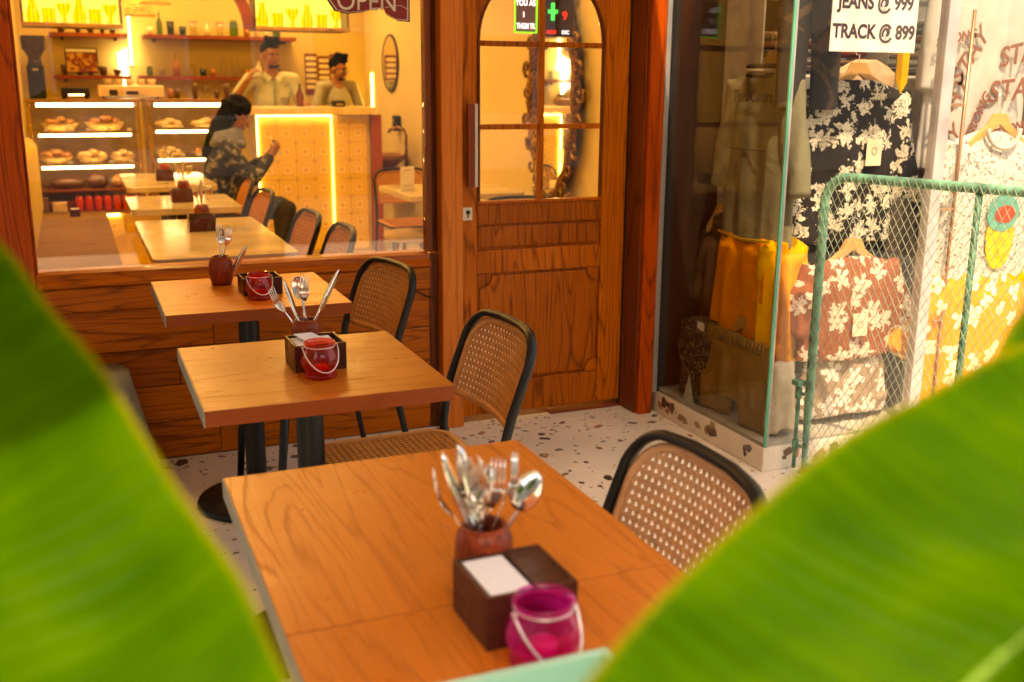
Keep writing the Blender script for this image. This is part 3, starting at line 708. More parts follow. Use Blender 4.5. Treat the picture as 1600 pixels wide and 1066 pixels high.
# near table
nbox((.417, -2.943, H), 0.02, 'dark wooden napkin box holding a white stack on the near table', True, (.124, .118, .072))
napkins((.4245, -2.936, H), .02, 'stack of embossed white paper napkins in the near box', .056, .100, 9, .0075, .064)
barrel((.472, -2.79, H), 'reddish wooden cutlery pot behind the near napkin box', [
    ('fork', 2.9, .44, -.012, 1.5), ('knife', 2.75, .32, -.012, .9), ('knife', 2.5, .22, -.010, .3), ('spoon', .1, .52, -.014, -.4), ('fork', .35, .38, -.008, .4),
    ('fork', 2.6, .20, -.012, .3), ('fork', 3.6, .14, -.014, .0), ('spoon', -.8, .10, -.012, 2.2), ('fork', 1.5, .1, -.014, -.1), ('fork', -.3, .16, -.014, .2)], .098, .040)
jar((.470, -2.992, H), 'magenta glass lantern jar standing against the near napkin box', pinkg, wax_m, .91, .18, .78)
# middle table
nbox((.448, -1.602, H), .02, 'dark wooden napkin box behind the bright red jar', False, (.125, .118, .066))
napkins((.458, -1.592, H), .02, 'paper napkins pushed crooked into the middle box', .095, .09, 6, .0075, .056)
box('napkin', napm, thing('loose_napkin', 'single white napkin sticking up out of the middle box', 'napkin', (.50, -1.53, H+.066), .5), -.03, .03, -.03, .03, .001, .003, world=False).rotation_euler = (.18, .1, 0)
barrel((.515, -1.42, H), 'wooden cutlery pot behind the middle napkin box', [
    ('fork', 2.75, .55, -.01, .9), ('knife', 2.6, .33, -.02, 1.3), ('spoon', 2.9, .16, .006, .0), ('fork', -.3, .05, .0, .1), ('spoon', .3, .42, -.022, .9), ('knife', .1, .50, .012, .3)], .09, .037)
jar((.497, -1.652, H), 'bright red glass lantern jar on the middle table', redg, wax_r, .90, .1, .72)
# far table
nbox((.474, -.625, H), .02, 'dark wooden napkin box behind the deep red jar by the window', False, (.125, .118, .056))
barrel((.435, -.39, H), 'wooden cutlery pot at the window side of the farthest table', [
    ('fork', 3.0, .05, .0, .2), ('spoon', .6, .12, .0, 1.6), ('fork', .1, .26, .0, .3), ('knife', -.15, .48, -.07, .2)], .098, .040)
jar((.515, -.682, H), 'deep red glass lantern jar on the farthest table', jar_glass('dark red jar glass', (.95, .32, .34), (.9, .02, .06), .10), plain('dark wax', (.3, .02, .02), .4), .88, .1, .72)
pos = ['in the near pot', 'in the middle pot', 'in the far pot by the window']
det = [['bent out over the left edge', 'leaning left with a narrow blade', 'tallest, pale blade upright at the left', 'tilting far right with its bowl flat', 'standing at the right behind the spoon', 'tines up in the middle left', 'front fork with close tines', 'dark bowl facing down in the middle', 'short fork half hidden behind', 'lowest fork near the right rim'],
       ['curving out at the far left', 'thin, leaning left beside the fork', 'large bowl facing forward', 'upright fork in front of the spoon', 'amber-tinted spoon leaning right', 'blade raised high to the right'],
       ['upright fork at the left', 'brown-looking spoon in the middle', 'fork with wide tines at the right', 'knife resting low across the right side']]
i = 0
for g, ds_ in enumerate(det):
    for d_ in ds_: CUT[i][0]['label'] = f'steel {CUT[i][1]} {pos[g]}, {d_}'; CUT[i][0]['group'] = 'cutlery in wooden pots'; i += 1
# turquoise tray at the near end
tr = thing('turquoise_tray', 'pale turquoise painted wooden tray at the near edge of the table', 'tray', (.38, -3.2, H))
build(MB().box(.21, .523, -3.36, -3.052, H+.0005, H+.008), 'tray_floor', teal, tr, bevel=.001, world=True)
for a in ((.21, .523, -3.065, -3.052), (.21, .523, -3.36, -3.347), (.21, .222, -3.3465, -3.0655), (.511, .523, -3.3465, -3.0655)):
    box('tray_side', teal, tr, *a, H+.0085, H+.045, bevel=.002)
cv = thing('covered_stool', 'low seat under a grey green cloth in front of the planks at the left', 'stool', (-.08, -.16, 0))
rg = []
for i in range(12):
    t_ = i/11; z = .412*(1-t_)+.004; w_ = .20+.085*t_; d_ = .12+.05*t_
    rg.append([(-.08+cos(a)*w_*(abs(cos(a))**-.35 if abs(cos(a)) > .3 else 1)*(1+.03*sin(7*a+t_*3)*t_), -.17+sin(a)*d_*(1+.03*sin(9*a)*t_), z) for a in [2*pi*k/48 for k in range(48)]])
build(MB().loft(rg), 'cloth', fabric('grey green cloth', (.30, .29, .21), .1, .5, 14), cv, smooth=True, world=True)
cb_ = thing('wall_cable', 'thin dark cable on the planks right of the farthest chair', 'cable', (1.2, -.03, .6))
build(MB().tube([PY(647, 448, -.012), PY(652, 456, -.012), PY(665, 463, -.012), PY(678, 466, -.012)], .0025, 6), 'cable', blackm, cb_, world=True, smooth=True)

# ================================================================== GREEN MESH GATE
gt = thing('mesh_gate', 'green pipe framed mesh gate standing open in front of the clothes shop', 'gate', (2.40, -1.07, 0))
g0 = Vector((2.405, -1.07, 0)); gd = Vector((.2, -.65, 0)).normalized(); gn = Vector((gd.y, -gd.x, 0))
if gn.dot(CPOS-g0) < 0: gn = -gn
GW, GZ0, GZ1 = 1.15, .045, 1.115
def G(s_, z, o_=0): return g0+gd*s_+gn*o_+Vector((0, 0, z))
rcn = .09
P = [G(0, GZ0)] + [G(0, z) for z in (.3, .6, .9)] + [G(rcn-rcn*cos(a), GZ1-rcn+rcn*sin(a)) for a in [pi/2*k/8 for k in range(9)]] + [G(GW/2, GZ1), G(GW-rcn, GZ1)] + [G(GW-rcn+rcn*sin(a), GZ1-rcn+rcn*cos(a)) for a in [pi/2*k/8 for k in range(1, 9)]] + [G(GW, .5), G(GW, GZ0)]
build(MB().tube(P, .0165, 12, closed=True), 'pipe_frame', gateg, gt, smooth=True, world=True)
build(MB().tube([G(.545, GZ0), G(.545, GZ1-.01)], .011, 10), 'middle_bar', gated, gt, smooth=True, world=True)
mb = MB(); pw, ph = .0265, .047; k0 = -int(GZ1/ph)-3
rh = .0009
for k in range(k0, int(GW/pw)+3+int(GZ1/ph)):
    for sl in (1, -1):
        # line s = s0 + sl*(z)*pw/ph
        s0 = k*pw if sl == 1 else k*pw+GZ1*pw/ph
        z0_, z1_ = GZ0-.01, GZ1+.014
        zA = z0_; zB = z1_
        f_ = lambda z: s0+sl*(z)*pw/ph - (GZ1*pw/ph if sl == -1 else 0) + (0 if sl == 1 else 0)
        if sl == -1: f_ = lambda z: k*pw - z*pw/ph + GZ1*pw/ph*1.0
        # clip to 0..GW
        zs_ = []
        n = 200
        lo = hi = None
        for q in range(n+1):
            z = z0_+(z1_-z0_)*q/n; s_ = f_(z)
            ok = -.012 <= s_ <= GW+.012 and not (s_ < .05 and z > GZ1-.05 and (s_-.09)**2+(z-GZ1+.09)**2 > .108**2)
            if ok: lo = z if lo is None else lo; hi = z
        if lo is None or hi-lo < .01: continue
        o_ = .0185+(.0011 if sl == 1 else -.0011)
        mb.tube([G(f_(lo), lo, o_), G(f_(hi), hi, o_)], .00105, 4)
stuff(build(mb, 'diamond_mesh', meshg, gt, world=True))
for z in (.12, .32): 
    build(MB().tube([G(-.045, z-.02), G(-.045, z+.02)], .012, 10), 'hinge', gateg, gt, smooth=True, world=True)
    build(MB().tube([G(-.045, z), G(-.012, z)], .007, 8), 'hinge_arm', gateg, gt, smooth=True, world=True)
build(MB().tube([G(-.045, .03), G(-.045, .37)], .0075, 8), 'hinge_rod', gateg, gt, smooth=True, world=True)
build(MB().tube([G(-.02, .02), G(.2, .02), G(.5, .02)], .009, 8), 'floor_bar', alu, gt, smooth=True, world=True)
box('hinge_top', gateg, gt, 2.36, 2.395, -1.06, -1.02, .355, .375)

# ================================================================== BANANA PLANTS IN FRONT
def leaf_mat():
    m, nt, b = new_mat('banana leaf'); out = nt.nodes['Material Output']
    uv = N(nt, 'UVMap'); sp = N(nt, 'SeparateXYZ'); L(nt, uv.outputs[0], sp.inputs[0])
    st = N(nt, 'Mapping'); st.inputs['Scale'].default_value = (14, 1.0, 1); L(nt, uv.outputs[0], st.inputs[0])
    nz = N(nt, 'TexNoise', Scale=1.6, Detail=3); L(nt, st.outputs[0], nz.inputs[0])
    n2 = N(nt, 'TexNoise', Scale=2.2, Detail=2); L(nt, uv.outputs[0], n2.inputs[0])
    g = ramp(nt, math_(nt, 'MULTIPLY_ADD', n2.outputs[0], .6, math_(nt, 'MULTIPLY', nz.outputs[0], .5)), [(.30, (.020, .070, .0002)), (.52, (.040, .115, .0003)), (.76, (.074, .170, .0004))])
    edge = ramp(nt, sp.outputs[1], [(.965, (0, 0, 0)), (1.0, (1, 1, 1))])
    c = mixc(nt, edge, g, (.27, .22, .008))  # yellow margin: leaf colour with the backlit edge glow painted in
    L(nt, c, b.inputs['Base Color']); b.inputs['Roughness'].default_value = .55; b.inputs['Specular IOR Level'].default_value = .05
    tr = N(nt, 'BsdfTranslucent'); L(nt, mixc(nt, .5, c, (.13, .32, .0005), 'MIX'), tr.inputs[0]); mx = N(nt, 'MixShader'); mx.inputs[0].default_value = .42
    L(nt, b.outputs[0], mx.inputs[1]); L(nt, tr.outputs[0], mx.inputs[2]); L(nt, mx.outputs[0], out.inputs[0])
    return m
LEAF = leaf_mat(); ribm = plain('leaf midrib', (.11, .22, .006), .5, var=.1)
stalk = plain('banana stalk', (.32, .42, .10), .5, var=.2, vscale=14); terra = plain('terracotta pot', (.42, .16, .08), .75, bmp=.3)
def spline(P, t):
    n = len(P)-1; x = min(max(t, 0), 1)*n; i = min(int(x), n-1); f = x-i
    p0, p1, p2, p3 = P[max(i-1, 0)], P[i], P[i+1], P[min(i+2, n)]
    return .5*((2*p1)+(p2-p0)*f+(2*p0-5*p1+4*p2-p3)*f*f+(3*p1-p0-3*p2+p3)*f**3)
def leaf(parent, mid, edge, other, nu=240, nv=16, name='leaf'):
    """blade from a midrib curve to its two margins, corrugated along the side veins"""
    for k, E_ in enumerate((edge, other)):
        mb = MB()
        def fn(u, v):
            a, b = spline(mid, u), spline(E_, u); p = a.lerp(b, v)
            nn = (b-a).cross(spline(mid, min(1, u+.02))-spline(mid, max(0, u-.02))).normalized()
            return p+nn*(.012*sin(pi*v)*(1 if k == 0 else -1)+.0009*sin(u*230-v*5)+.004*sin(u*23+v*3))
        mb.grid(fn, nu, nv)
        o = build(mb, 'leaf_blade', LEAF, parent, smooth=True, world=True, norm=False)
        uvl = o.data.uv_layers.new(name='UVMap')
        for lp in o.data.loops:
            i = lp.vertex_index; uvl.data[lp.index].uv = ((i//(nv+1))/nu, (i % (nv+1))/nv)
        so_ = o.modifiers.new('t', 'SOLIDIFY'); so_.thickness = .0006
    build(MB().tube([spline(mid, i/24) for i in range(25)], [.0034-.0018*i/24 for i in range(25)], 8), 'midrib', ribm, parent, smooth=True, world=True)
pl1 = thing('banana_plant', 'banana plant whose broad leaf fills the lower left corner', 'plant', (-.52, -3.72, 0), 0, 'banana plants in front of the terrace')
pl2 = thing('banana_plant', 'banana plant whose broad leaf fills the lower right corner', 'plant', (.78, -3.62, 0), 0, 'banana plants in front of the terrace')
D1 = [(-160, 250, .74), (0, 385, .68), (66, 470, .64), (150, 570, .60), (232, 700, .56), (300, 800, .53), (372, 905, .50), (412, 990, .48), (452, 1075, .46), (500, 1200, .43), (560, 1400, .40)]
e1 = [PD(a+6, b, d) for a, b, d in D1]; m1_ = [PD(a-470+i*12, b+190+i*8, d-.05) for i, (a, b, d) in enumerate(D1)]
o1 = [PD(a-900, b+520, d-.02) for a, b, d in D1]
leaf(pl1, m1_, e1, o1)
D2 = [(780, 1330, .42), (850, 1170, .45), (912, 1066, .48), (965, 1003, .50), (1055, 912, .52), (1150, 818, .54), (1250, 732, .56), (1340, 675, .58), (1420, 626, .60), (1510, 578, .63), (1605, 540, .66), (1760, 470, .7)]
e2 = [PD(a, b, d) for a, b, d in D2]; m2_ = [PD(a+425, b+195, d-.035) for i, (a, b, d) in enumerate(D2)]
o2 = [PD(a+700+i*30, b+800, d-.02) for i, (a, b, d) in enumerate(D2)]
leaf(pl2, m2_, e2, o2)
D3 = [(1440, 680, .70), (1500, 612, .70), (1560, 545, .71), (1605, 470, .72), (1680, 380, .73), (1790, 300, .75)]
leaf(pl2, [PD(a+300, b+260, d-.03) for a, b, d in D3], [PD(a, b, d) for a, b, d in D3], [PD(a+600, b+500, d-.03) for a, b, d in D3], 90, 10)
for pl, ms, (bx, by) in ((pl1, m1_, (-.52, -3.72)), (pl2, m2_, (.78, -3.62))):
    e_ = ms[-1] if pl is pl1 else ms[0]
    st_ = ms[-1] if pl is pl1 else ms[0]
    build(MB().tube([(bx, by, .3), (bx, by, .6), (bx*.9+st_.x*.1, by*.9+st_.y*.1, .85), tuple(st_)], [.045, .035, .02, .009], 10), 'stem', stalk, pl, smooth=True, world=True)
    build(MB().lathe([(.11, 0), (.15, .3), (.165, .31), (.165, .34), (.145, .34), (.14, .3), (.001, .3)], (bx, by, 0.001), 32), 'pot', terra, pl, smooth=False, world=True)
# ================================================================== CAFE INTERIOR
tile_m, nt, b_ = new_mat('patterned cement tile')
def _tile():
    tc = N(nt, 'TexCoord'); sp = N(nt, 'SeparateXYZ'); L(nt, tc.outputs['Object'], sp.inputs[0])
    k = 1/.148
    x = math_(nt, 'MULTIPLY', math_(nt, 'MAXIMUM', math_(nt, 'ABSOLUTE', sp.outputs[0]), math_(nt, 'ABSOLUTE', sp.outputs[1])) if False else math_(nt, 'ABSOLUTE', sp.outputs[0]), k)
    y = math_(nt, 'MULTIPLY', math_(nt, 'ABSOLUTE', sp.outputs[2]), k)
    ch = math_(nt, 'MAXIMUM', x, y); mh = math_(nt, 'ADD', x, y); r = math_(nt, 'SQRT', math_(nt, 'ADD', math_(nt, 'MULTIPLY', x, x), math_(nt, 'MULTIPLY', y, y)))
    band = lambda v, a, b: math_(nt, 'MULTIPLY', math_(nt, 'GREATER_THAN', v, a), math_(nt, 'LESS_THAN', v, b))
    an = math_(nt, 'ABSOLUTE', math_(nt, 'COSINE', math_(nt, 'MULTIPLY', math_(nt, 'ARCTAN2', y, x), 4)))
    flower = math_(nt, 'LESS_THAN', r, math_(nt, 'MULTIPLY_ADD', an, .10, .05))
    a = math_(nt, 'MAXIMUM', band(ch, .235, .27), flower)
    a = math_(nt, 'MAXIMUM', a, math_(nt, 'MULTIPLY', band(mh, .86, .9), 1)); a = math_(nt, 'MAXIMUM', a, math_(nt, 'GREATER_THAN', mh, .94))
    a = math_(nt, 'MAXIMUM', a, math_(nt, 'MULTIPLY', band(ch, .36, .37), .5))
    pale = math_(nt, 'LESS_THAN', ch, .235)
    c = mixc(nt, math_(nt, 'MULTIPLY', pale, .5), (.70, .47, .14), (.80, .62, .30)); c = mixc(nt, math_(nt, 'MULTIPLY', a, .62), c, (.42, .20, .05))
    L(nt, c, b_.inputs['Base Color']); b_.inputs['Roughness'].default_value = .35
_tile()
tme = bpy.data.meshes.new('tile'); tmb = MB().box(-.0735, .0735, -.006, .006, -.0735, .0735); tme.from_pydata([tuple(p) for p in tmb.v], [], tmb.f); fix(tme); tme.materials.append(tile_m)
def tile(parent, p, rz=0, sx=1, sz=1):
    o = bpy.data.objects.new('tile', tme); COL.objects.link(o); o.parent = parent; o.location = Vector(p)-wloc(parent); o.rotation_euler = (0, 0, rz); o.scale = (sx, 1, sz); return o
ct = thing('service_counter', 'tiled service counter with pale top and glowing edge, men behind it', 'counter', (1.86, 4.9, 0))
box('counter_body', plain('counter body', (.55, .4, .22), .6), ct, 1.40, 2.33, 4.706, 5.2, .0, 1.148)
for i in range(6):
    for j in range(7): tile(ct, (1.475+i*.1495, 4.70, .105+j*.1495))
box('counter_top', plain('pale counter top', (.72, .54, .32), .25), ct, 1.26, 2.36, 4.62, 5.25, 1.152, 1.212, bevel=.004)
box('led_strip', led, ct, 1.40, 2.0, 4.665, 4.68, 1.138, 1.150, bevel=0)
box('led_strip', led, ct, 1.388, 1.397, 4.68, 4.695, .45, 1.148, bevel=0)
box('led_strip', led, ct, 1.996, 2.001, 4.684, 4.692, .03, 1.137, bevel=0)
box('end_panel', darkwood_in, ct, 2.335, 2.42, 4.66, 5.2, 0, 1.15)
# bench on the left with tiled front
bn_ = thing('wall_bench', 'long wooden bench along the left cafe wall with tiled glowing front', 'bench', (0, 2.3, 0))
box('seat', benchY, bn_, -.34, .2, .2, 4.42, .425, .452, bevel=.004)
box('bench_body', plain('bench body', (.5, .35, .15), .6), bn_, -.34, .148, .2, 4.42, 0, .424, bevel=0)
cfl = bpy.data.objects['cafe_floor']
for i in range(28):
    for j in range(5): o_ = tile(cfl, (.235+j*.1495, .28+i*.1495, -.0055)); o_.rotation_euler = (pi/2, 0, 0)
box('led_strip', led, bn_, .150, .156, .25, 4.4, .02, .035, bevel=0)
box('led_strip', led, bn_, .165, .175, .25, 4.4, .412, .423, bevel=0)
box('seam_strip', darkwoodX, bn_, -.33, .19, 2.9, 2.904, .4523, .4532, bevel=0)
dv = thing('small_holder', 'small dark holder standing alone on the wooden bench', 'holder', tuple(PZ(118, 338, .453)))
box('holder', boxw, dv, -.035, .035, -.03, .03, 0, .05, world=False); box('paper', paper, dv, -.028, .028, -.02, .02, .0502, .056, world=False)
bk = thing('bench_cushion', 'channelled mustard yellow back cushion at the left cafe wall', 'cushion', (-.3, 3, .46))
for i in range(24):
    build(MB().cap((-.315, .33+i*.175, .50), (-.315, .33+i*.175, .93), .085, n=14), 'cushion_channel', fabric('mustard cushion cloth', (.55, .38, .10), .06, .2), bk, smooth=True, world=True)
# display cabinets
def cabinet(x0, x1, label, shelves, y=4.6, z0=.50, z1=1.275):
    t = thing('display_cabinet', label, 'display cabinet', ((x0+x1)/2, y, z0), 0, 'lit glass pastry cabinets')
    box('base', darkwoodX, t, x0, x1, y-.02, y+.55, z0-.05, z0+.02)
    box('top', plain('cabinet top', (.28, .13, .05), .3), t, x0-.01, x1+.01, y-.03, y+.56, z1-.022, z1)
    box('back_panel', plain('cabinet back', (.30, .15, .05), .5), t, x0, x1, y+.53, y+.55, z0+.0205, z1-.0225, bevel=0)
    for x in (x0, x1-.022): box('corner_post', plain('brass post', (.5, .28, .1), .25, .7), t, x, x+.022, y-.015, y+.007, z0+.0205, z1-.0225)
    build(MB().box(x0+.0225, x1-.0225, y-.01, y-.004, z0+.0205, z1-.0225), 'glass_front', glassc, t, world=True)
    for k, z in enumerate(shelves):
        sh_ = build(MB().box(x0+.024, x1-.024, y+.02, y+.52, z, z+.010), 'shelf', tumbler, t, world=True); box('shelf_lip', plain('brass lip', (.45, .22, .07), .3, .5), sh_, x0+.024, x1-.024, y+.008, y+.019, z-.006, z+.012, bevel=0)
        for pt_i in range(5): box('price_tag', paper, sh_, x0+.1+pt_i*(x1-x0-.2)/4, x0+.135+pt_i*(x1-x0-.2)/4, y+.0, y+.002, z+.012, z+.032, bevel=0)
        box('light_tube', ledw, sh_, x0+.06, x1-.07, y+.04, y+.058, z-.030, z-.012, bevel=0)
    box('light_tube', ledw, t, x0+.06, x1-.04, y+.04, y+.062, z1-.055, z1-.030, bevel=0)
    return t
ca = cabinet(-.28, .50, 'left pastry cabinet, three bright tubes above bowls of bread', [1.03, .79])
cb2 = cabinet(.555, 1.25, 'right pastry cabinet partly behind the seated person', [1.05, .83])
box('lower_shelf', darkwoodX, ca, -.256, .476, 4.61, 5.1, .585, .60)
bs = thing('cabinet_plinth', 'wooden plinth with glowing strip under the pastry cabinets', 'plinth', (.45, 4.75, 0))
box('plinth_body', plain('plinth front', (.62, .38, .08), .5), bs, -.34, 1.25, 4.5, 5.15, 0, .43, bevel=0)
box('plinth_top', benchY, bs, -.34, 1.26, 4.46, 5.15, .4305, .449)
box('led_strip', led, bs, -.33, .30, 4.475, 4.49, .409, .428, bevel=0)
for i in range(4):
    tile(bs, (-.2+i*.1495, 4.4935, .33))
bread = plain('glazed bread crust', (.48, .2, .05), .35, var=.3, vscale=30, coat=.3); cake = plain('pale sponge bun', (.75, .5, .22), .5, var=.2, vscale=30)
choc = plain('chocolate bun', (.13, .05, .03), .35, var=.3, vscale=30); bask = plain('wicker basket', (.66, .4, .14), .6, var=.35, vscale=90, bmp=.6)
def basket(x, y, z, r, mat, n, lab, seed, hh=.05, br=.032, shape=1.0):
    t = thing('bread_basket', lab, 'bread basket', (x, y, z), 0, 'baskets in the pastry cabinets'); q = random.Random(seed)
    build(MB().lathe([(r*.7, 0), (r*.85, hh*.5), (r, hh), (r*.93, hh), (r*.6, .008), (.001, .008)], n=20), 'basket', bask, t, smooth=True)
    for i in range(n):
        a = 2*pi*i/n+q.uniform(-.2, .2); rr = r*.55 if i < n*.7 else r*.15
        build(MB().ball((cos(a)*rr, sin(a)*rr, hh+.008+(.02 if rr < r*.3 else 0)), (br*shape, br, br*.72), 10, 7), 'bun', mat, t, smooth=True)
basket(-.07, 4.80, 1.0405, .14, bread, 9, 'long basket of glazed buns on the top shelf of the left cabinet', 1, .055)
basket(.25, 4.80, 1.0405, .15, bread, 10, 'wide basket of red brown rolls at the right of the top shelf, left cabinet', 2, .06)
basket(-.12, 4.80, .8005, .13, bread, 8, 'basket heaped with dark round rolls, middle shelf of the left cabinet', 3, .045, .045)
basket(.14, 4.80, .8005, .12, cake, 6, 'basket of pale domed buns in the middle of the left cabinet', 4, .04, .042)
basket(.36, 4.80, .8005, .095, cake, 5, 'small basket of buns at the right of the middle shelf, left cabinet', 5, .04, .034)
for i, (x, m_, rr, lb) in enumerate(((-.06, choc, (.13, .07, .05), 'long dark loaf at the left of the bottom shelf'), (.16, choc, (.08, .08, .065), 'round dark cake in the middle of the bottom shelf'), (.33, bread, (.07, .07, .055), 'round brown loaf at the right of the bottom shelf'))):
    o = build(MB().ball((0, 0, rr[2]*.8), rr, 16, 10), 'loaf', m_, None, smooth=True); o.location = (x, 4.78, .603); tag(o, lb+' of the left cabinet', 'bread', 'loaves on the bottom shelf')
basket(.72, 4.8, 1.0605, .11, cake, 6, 'tray of flat pastries at the left of the right cabinet', 6, .02, .03, 1.4)
basket(1.0, 4.8, 1.0605, .12, cake, 6, 'tray of flat pastries at the right of the right cabinet', 7, .02, .03, 1.4)
basket(.72, 4.8, .8405, .11, cake, 7, 'tray of pale pastries on the lower shelf, left of the right cabinet', 8, .02, .028)
basket(1.0, 4.8, .8405, .12, bread, 7, 'tray of brown pastries on the lower shelf beside the seated person', 9, .02, .03)
for i in range(7):
    x = .02+i*.066; t = thing('red_jar', 'small red jar, %s from left in the row under the left pastry cabinet' % ['first', 'second', 'third', 'fourth', 'fifth', 'sixth', 'seventh'][i], 'jar', (x, 4.52, .4495), 0, 'row of small red jars')
    build(MB().lathe([(.026, 0), (.028, .01), (.028, .10), (.02, .115), (.001, .115)], n=14), 'glass_body', plain('red preserve', (.5, .025, .01), .12, spec=.7), t, smooth=True)
    build(MB().lathe([(.023, .1155), (.023, .128), (.001, .128)], n=14), 'lid', plain('dark lid', (.1, .03, .01), .3, .5), t)
for i in range(5):
    o = box('carton', plain(['brown carton', 'pale carton'][i % 2], [(.16, .08, .04), (.6, .45, .3)][i % 2], .7), None, -.05, .05, -.03, .03, 0, .035); 
    o.location = (-.25+(i % 2)*.13, 4.53, .4505+.036*(i//2)); tag(o, 'flat box in the low stack left of the red jars, %s' % ['dark, lowest left', 'pale, lowest right', 'dark, middle left', 'pale, middle right', 'dark, on top'][i], 'box', 'flat boxes under the cabinet')
# grinder
g_ = thing('coffee_grinder', 'black coffee grinder with tall hopper at the left end of the cabinets', 'coffee grinder', (-.20, 4.78, 1.275))
build(MB().lathe([(.055, .25), (.048, .27), (.045, .30), (.075, .35), (.085, .36), (.088, .44), (.085, .455), (.001, .455)], n=20), 'hopper', plain('smoked hopper', (.05, .03, .025), .15), g_, smooth=True)
box('body', blackm, g_, -.06, .06, -.08, .08, 0, .25, bevel=.015, world=False)
box('spout', blackm, g_, -.02, .02, -.13, -.0805, .16, .2, bevel=.004, world=False); box('badge', steel, g_, -.02, .02, -.0835, -.0805, .205, .22, bevel=0, world=False)
def appliance(name, lab, cat, x, y, z, w_, d_, h_, mat, extra):
    t = thing(name, lab, cat, (x, y, z)); box('body', mat, t, -w_/2, w_/2, -d_/2, d_/2, .015, h_, bevel=.008, world=False)
    for sx_ in (-1, 1): build(MB().lathe([(.015, 0), (.015, .0148)], (sx_*w_*.4, 0, 0), 10), 'foot', blackm, t)
    for e in extra: box(e[0], e[1], t, *e[2], bevel=.001, world=False)
    return t
appliance('toaster_oven', 'low black toaster beside the coffee grinder', 'toaster', .06, 4.8, 1.275, .2, .2, .085, blackm, [('glow_slot', glow('toaster glow', (1, .5, .2), 4), (-.05, .06, -.104, -.1005, .025, .035))])
appliance('espresso_machine', 'long cream espresso machine on top of the right cabinet', 'coffee machine', .46, 4.85, 1.275, .48, .3, .1, plain('cream enamel', (.72, .5, .3), .3), [('display', blackm, (-.16, -.10, -.154, -.1505, .03, .07)), ('button_panel', blackm, (-.04, .05, -.154, -.1505, .035, .06)), ('drip_grille', steel, (-.2, .2, -.19, -.1505, .01, .022))])
fp = thing('menu_screen', 'small framed food picture standing under the left wall shelf', 'picture', (.14, 5.9, 1.47))
box('frame', blackm, fp, -.13, .13, 0, .02, 0, .21, world=False); box('food_photo', speckle('food photo', (.62, .35, .12), (.25, .05, .03), 14, .5), fp, -.12, .12, -.004, -.0005, .01, .17, bevel=0, world=False)
box('caption_strip', paper, fp, -.12, .12, -.004, -.0005, .175, .2, bevel=0, world=False)
# wall shelves and what stands on them
q = random.Random(4)
def wshelf(x0, x1, z, lab, y=6.3):
    t = thing('wall_shelf', lab, 'shelf', ((x0+x1)/2, y+.15, z), 0, 'red brown wall shelves')
    box('board', darkwoodX, t, x0, x1, y, 6.599, z-.035, z); 
    for x in (x0+.1, x1-.1): box('bracket', blackm, t, x-.01, x+.01, y+.05, 6.599, z-.06, z-.0355)
wshelf(-.10, .55, 1.82, 'upper shelf at the left of the cafe back wall'); wshelf(.68, 2.06, 1.82, 'upper long shelf with bottles on the cafe back wall')
wshelf(-.10, .55, 1.455, 'lower shelf at the left of the cafe back wall'); wshelf(.62, 2.0, 1.455, 'lower long shelf with cups behind the men')
ORD = 'one two three four five six seven eight nine ten eleven twelve thirteen fourteen fifteen sixteen'.split()
for z, x0, x1, kind in ((1.82, .75, 2.0, 'glass'), (1.455, .72, 1.95, 'mix'), (1.455, .0, .5, 'cup'), (1.82, .0, .5, 'cup')):
    x = x0; nth = 0
    while x < x1:
        r = q.uniform(.028, .042); hh = q.uniform(.08, .2); k = q.choice(('bottle', 'tumbler', 'jar')) if kind != 'cup' else 'cup'
        wh = ('upper' if z > 1.6 else 'lower')+(' long' if x0 > .6 else ' left')+' wall shelf'
        mt = q.choice((tumbler, bottleg, plain('amber jar', (.35, .14, .03), .15), plain('cream tin', (.7, .55, .35), .4)))
        if k == 'bottle': pr = [(r*.8, 0), (r*.8, hh*.6), (r*.3, hh*.78), (r*.28, hh*1.05), (.001, hh*1.05)]
        elif k == 'cup': pr = [(r*.6, 0), (r*.95, hh*.35), (r, hh*.5), (r*.9, hh*.5), (r*.5, .006), (.001, .006)]; mt = plain('dark stoneware', (.1, .05, .03), .3)
        elif k == 'jar': pr = [(r, 0), (r*1.02, hh*.6), (r*.8, hh*.7), (r*.85, hh*.8), (.001, hh*.8)]
        else: pr = [(r*.75, 0), (r*.95, hh*.7), (r*.9, hh*.7), (r*.7, .008), (.001, .008)]
        o = build(MB().lathe(pr, n=14), k if k != 'tumbler' else 'drinking_glass', mt, None, smooth=True); o.location = (x, q.uniform(6.38, 6.5), z+.001)
        tag(o, '%s on the %s, %s' % ({'bottle': 'slim bottle', 'tumbler': 'drinking glass', 'jar': 'squat storage jar', 'cup': 'dark cup'}[k], wh, 'number %s from the left' % ORD[min(nth, 15)]), {'bottle': 'bottle', 'tumbler': 'glass', 'jar': 'jar', 'cup': 'cup'}[k], 'glasses and jars on the '+wh)
        x += r*2+q.uniform(.02, .06); nth += 1
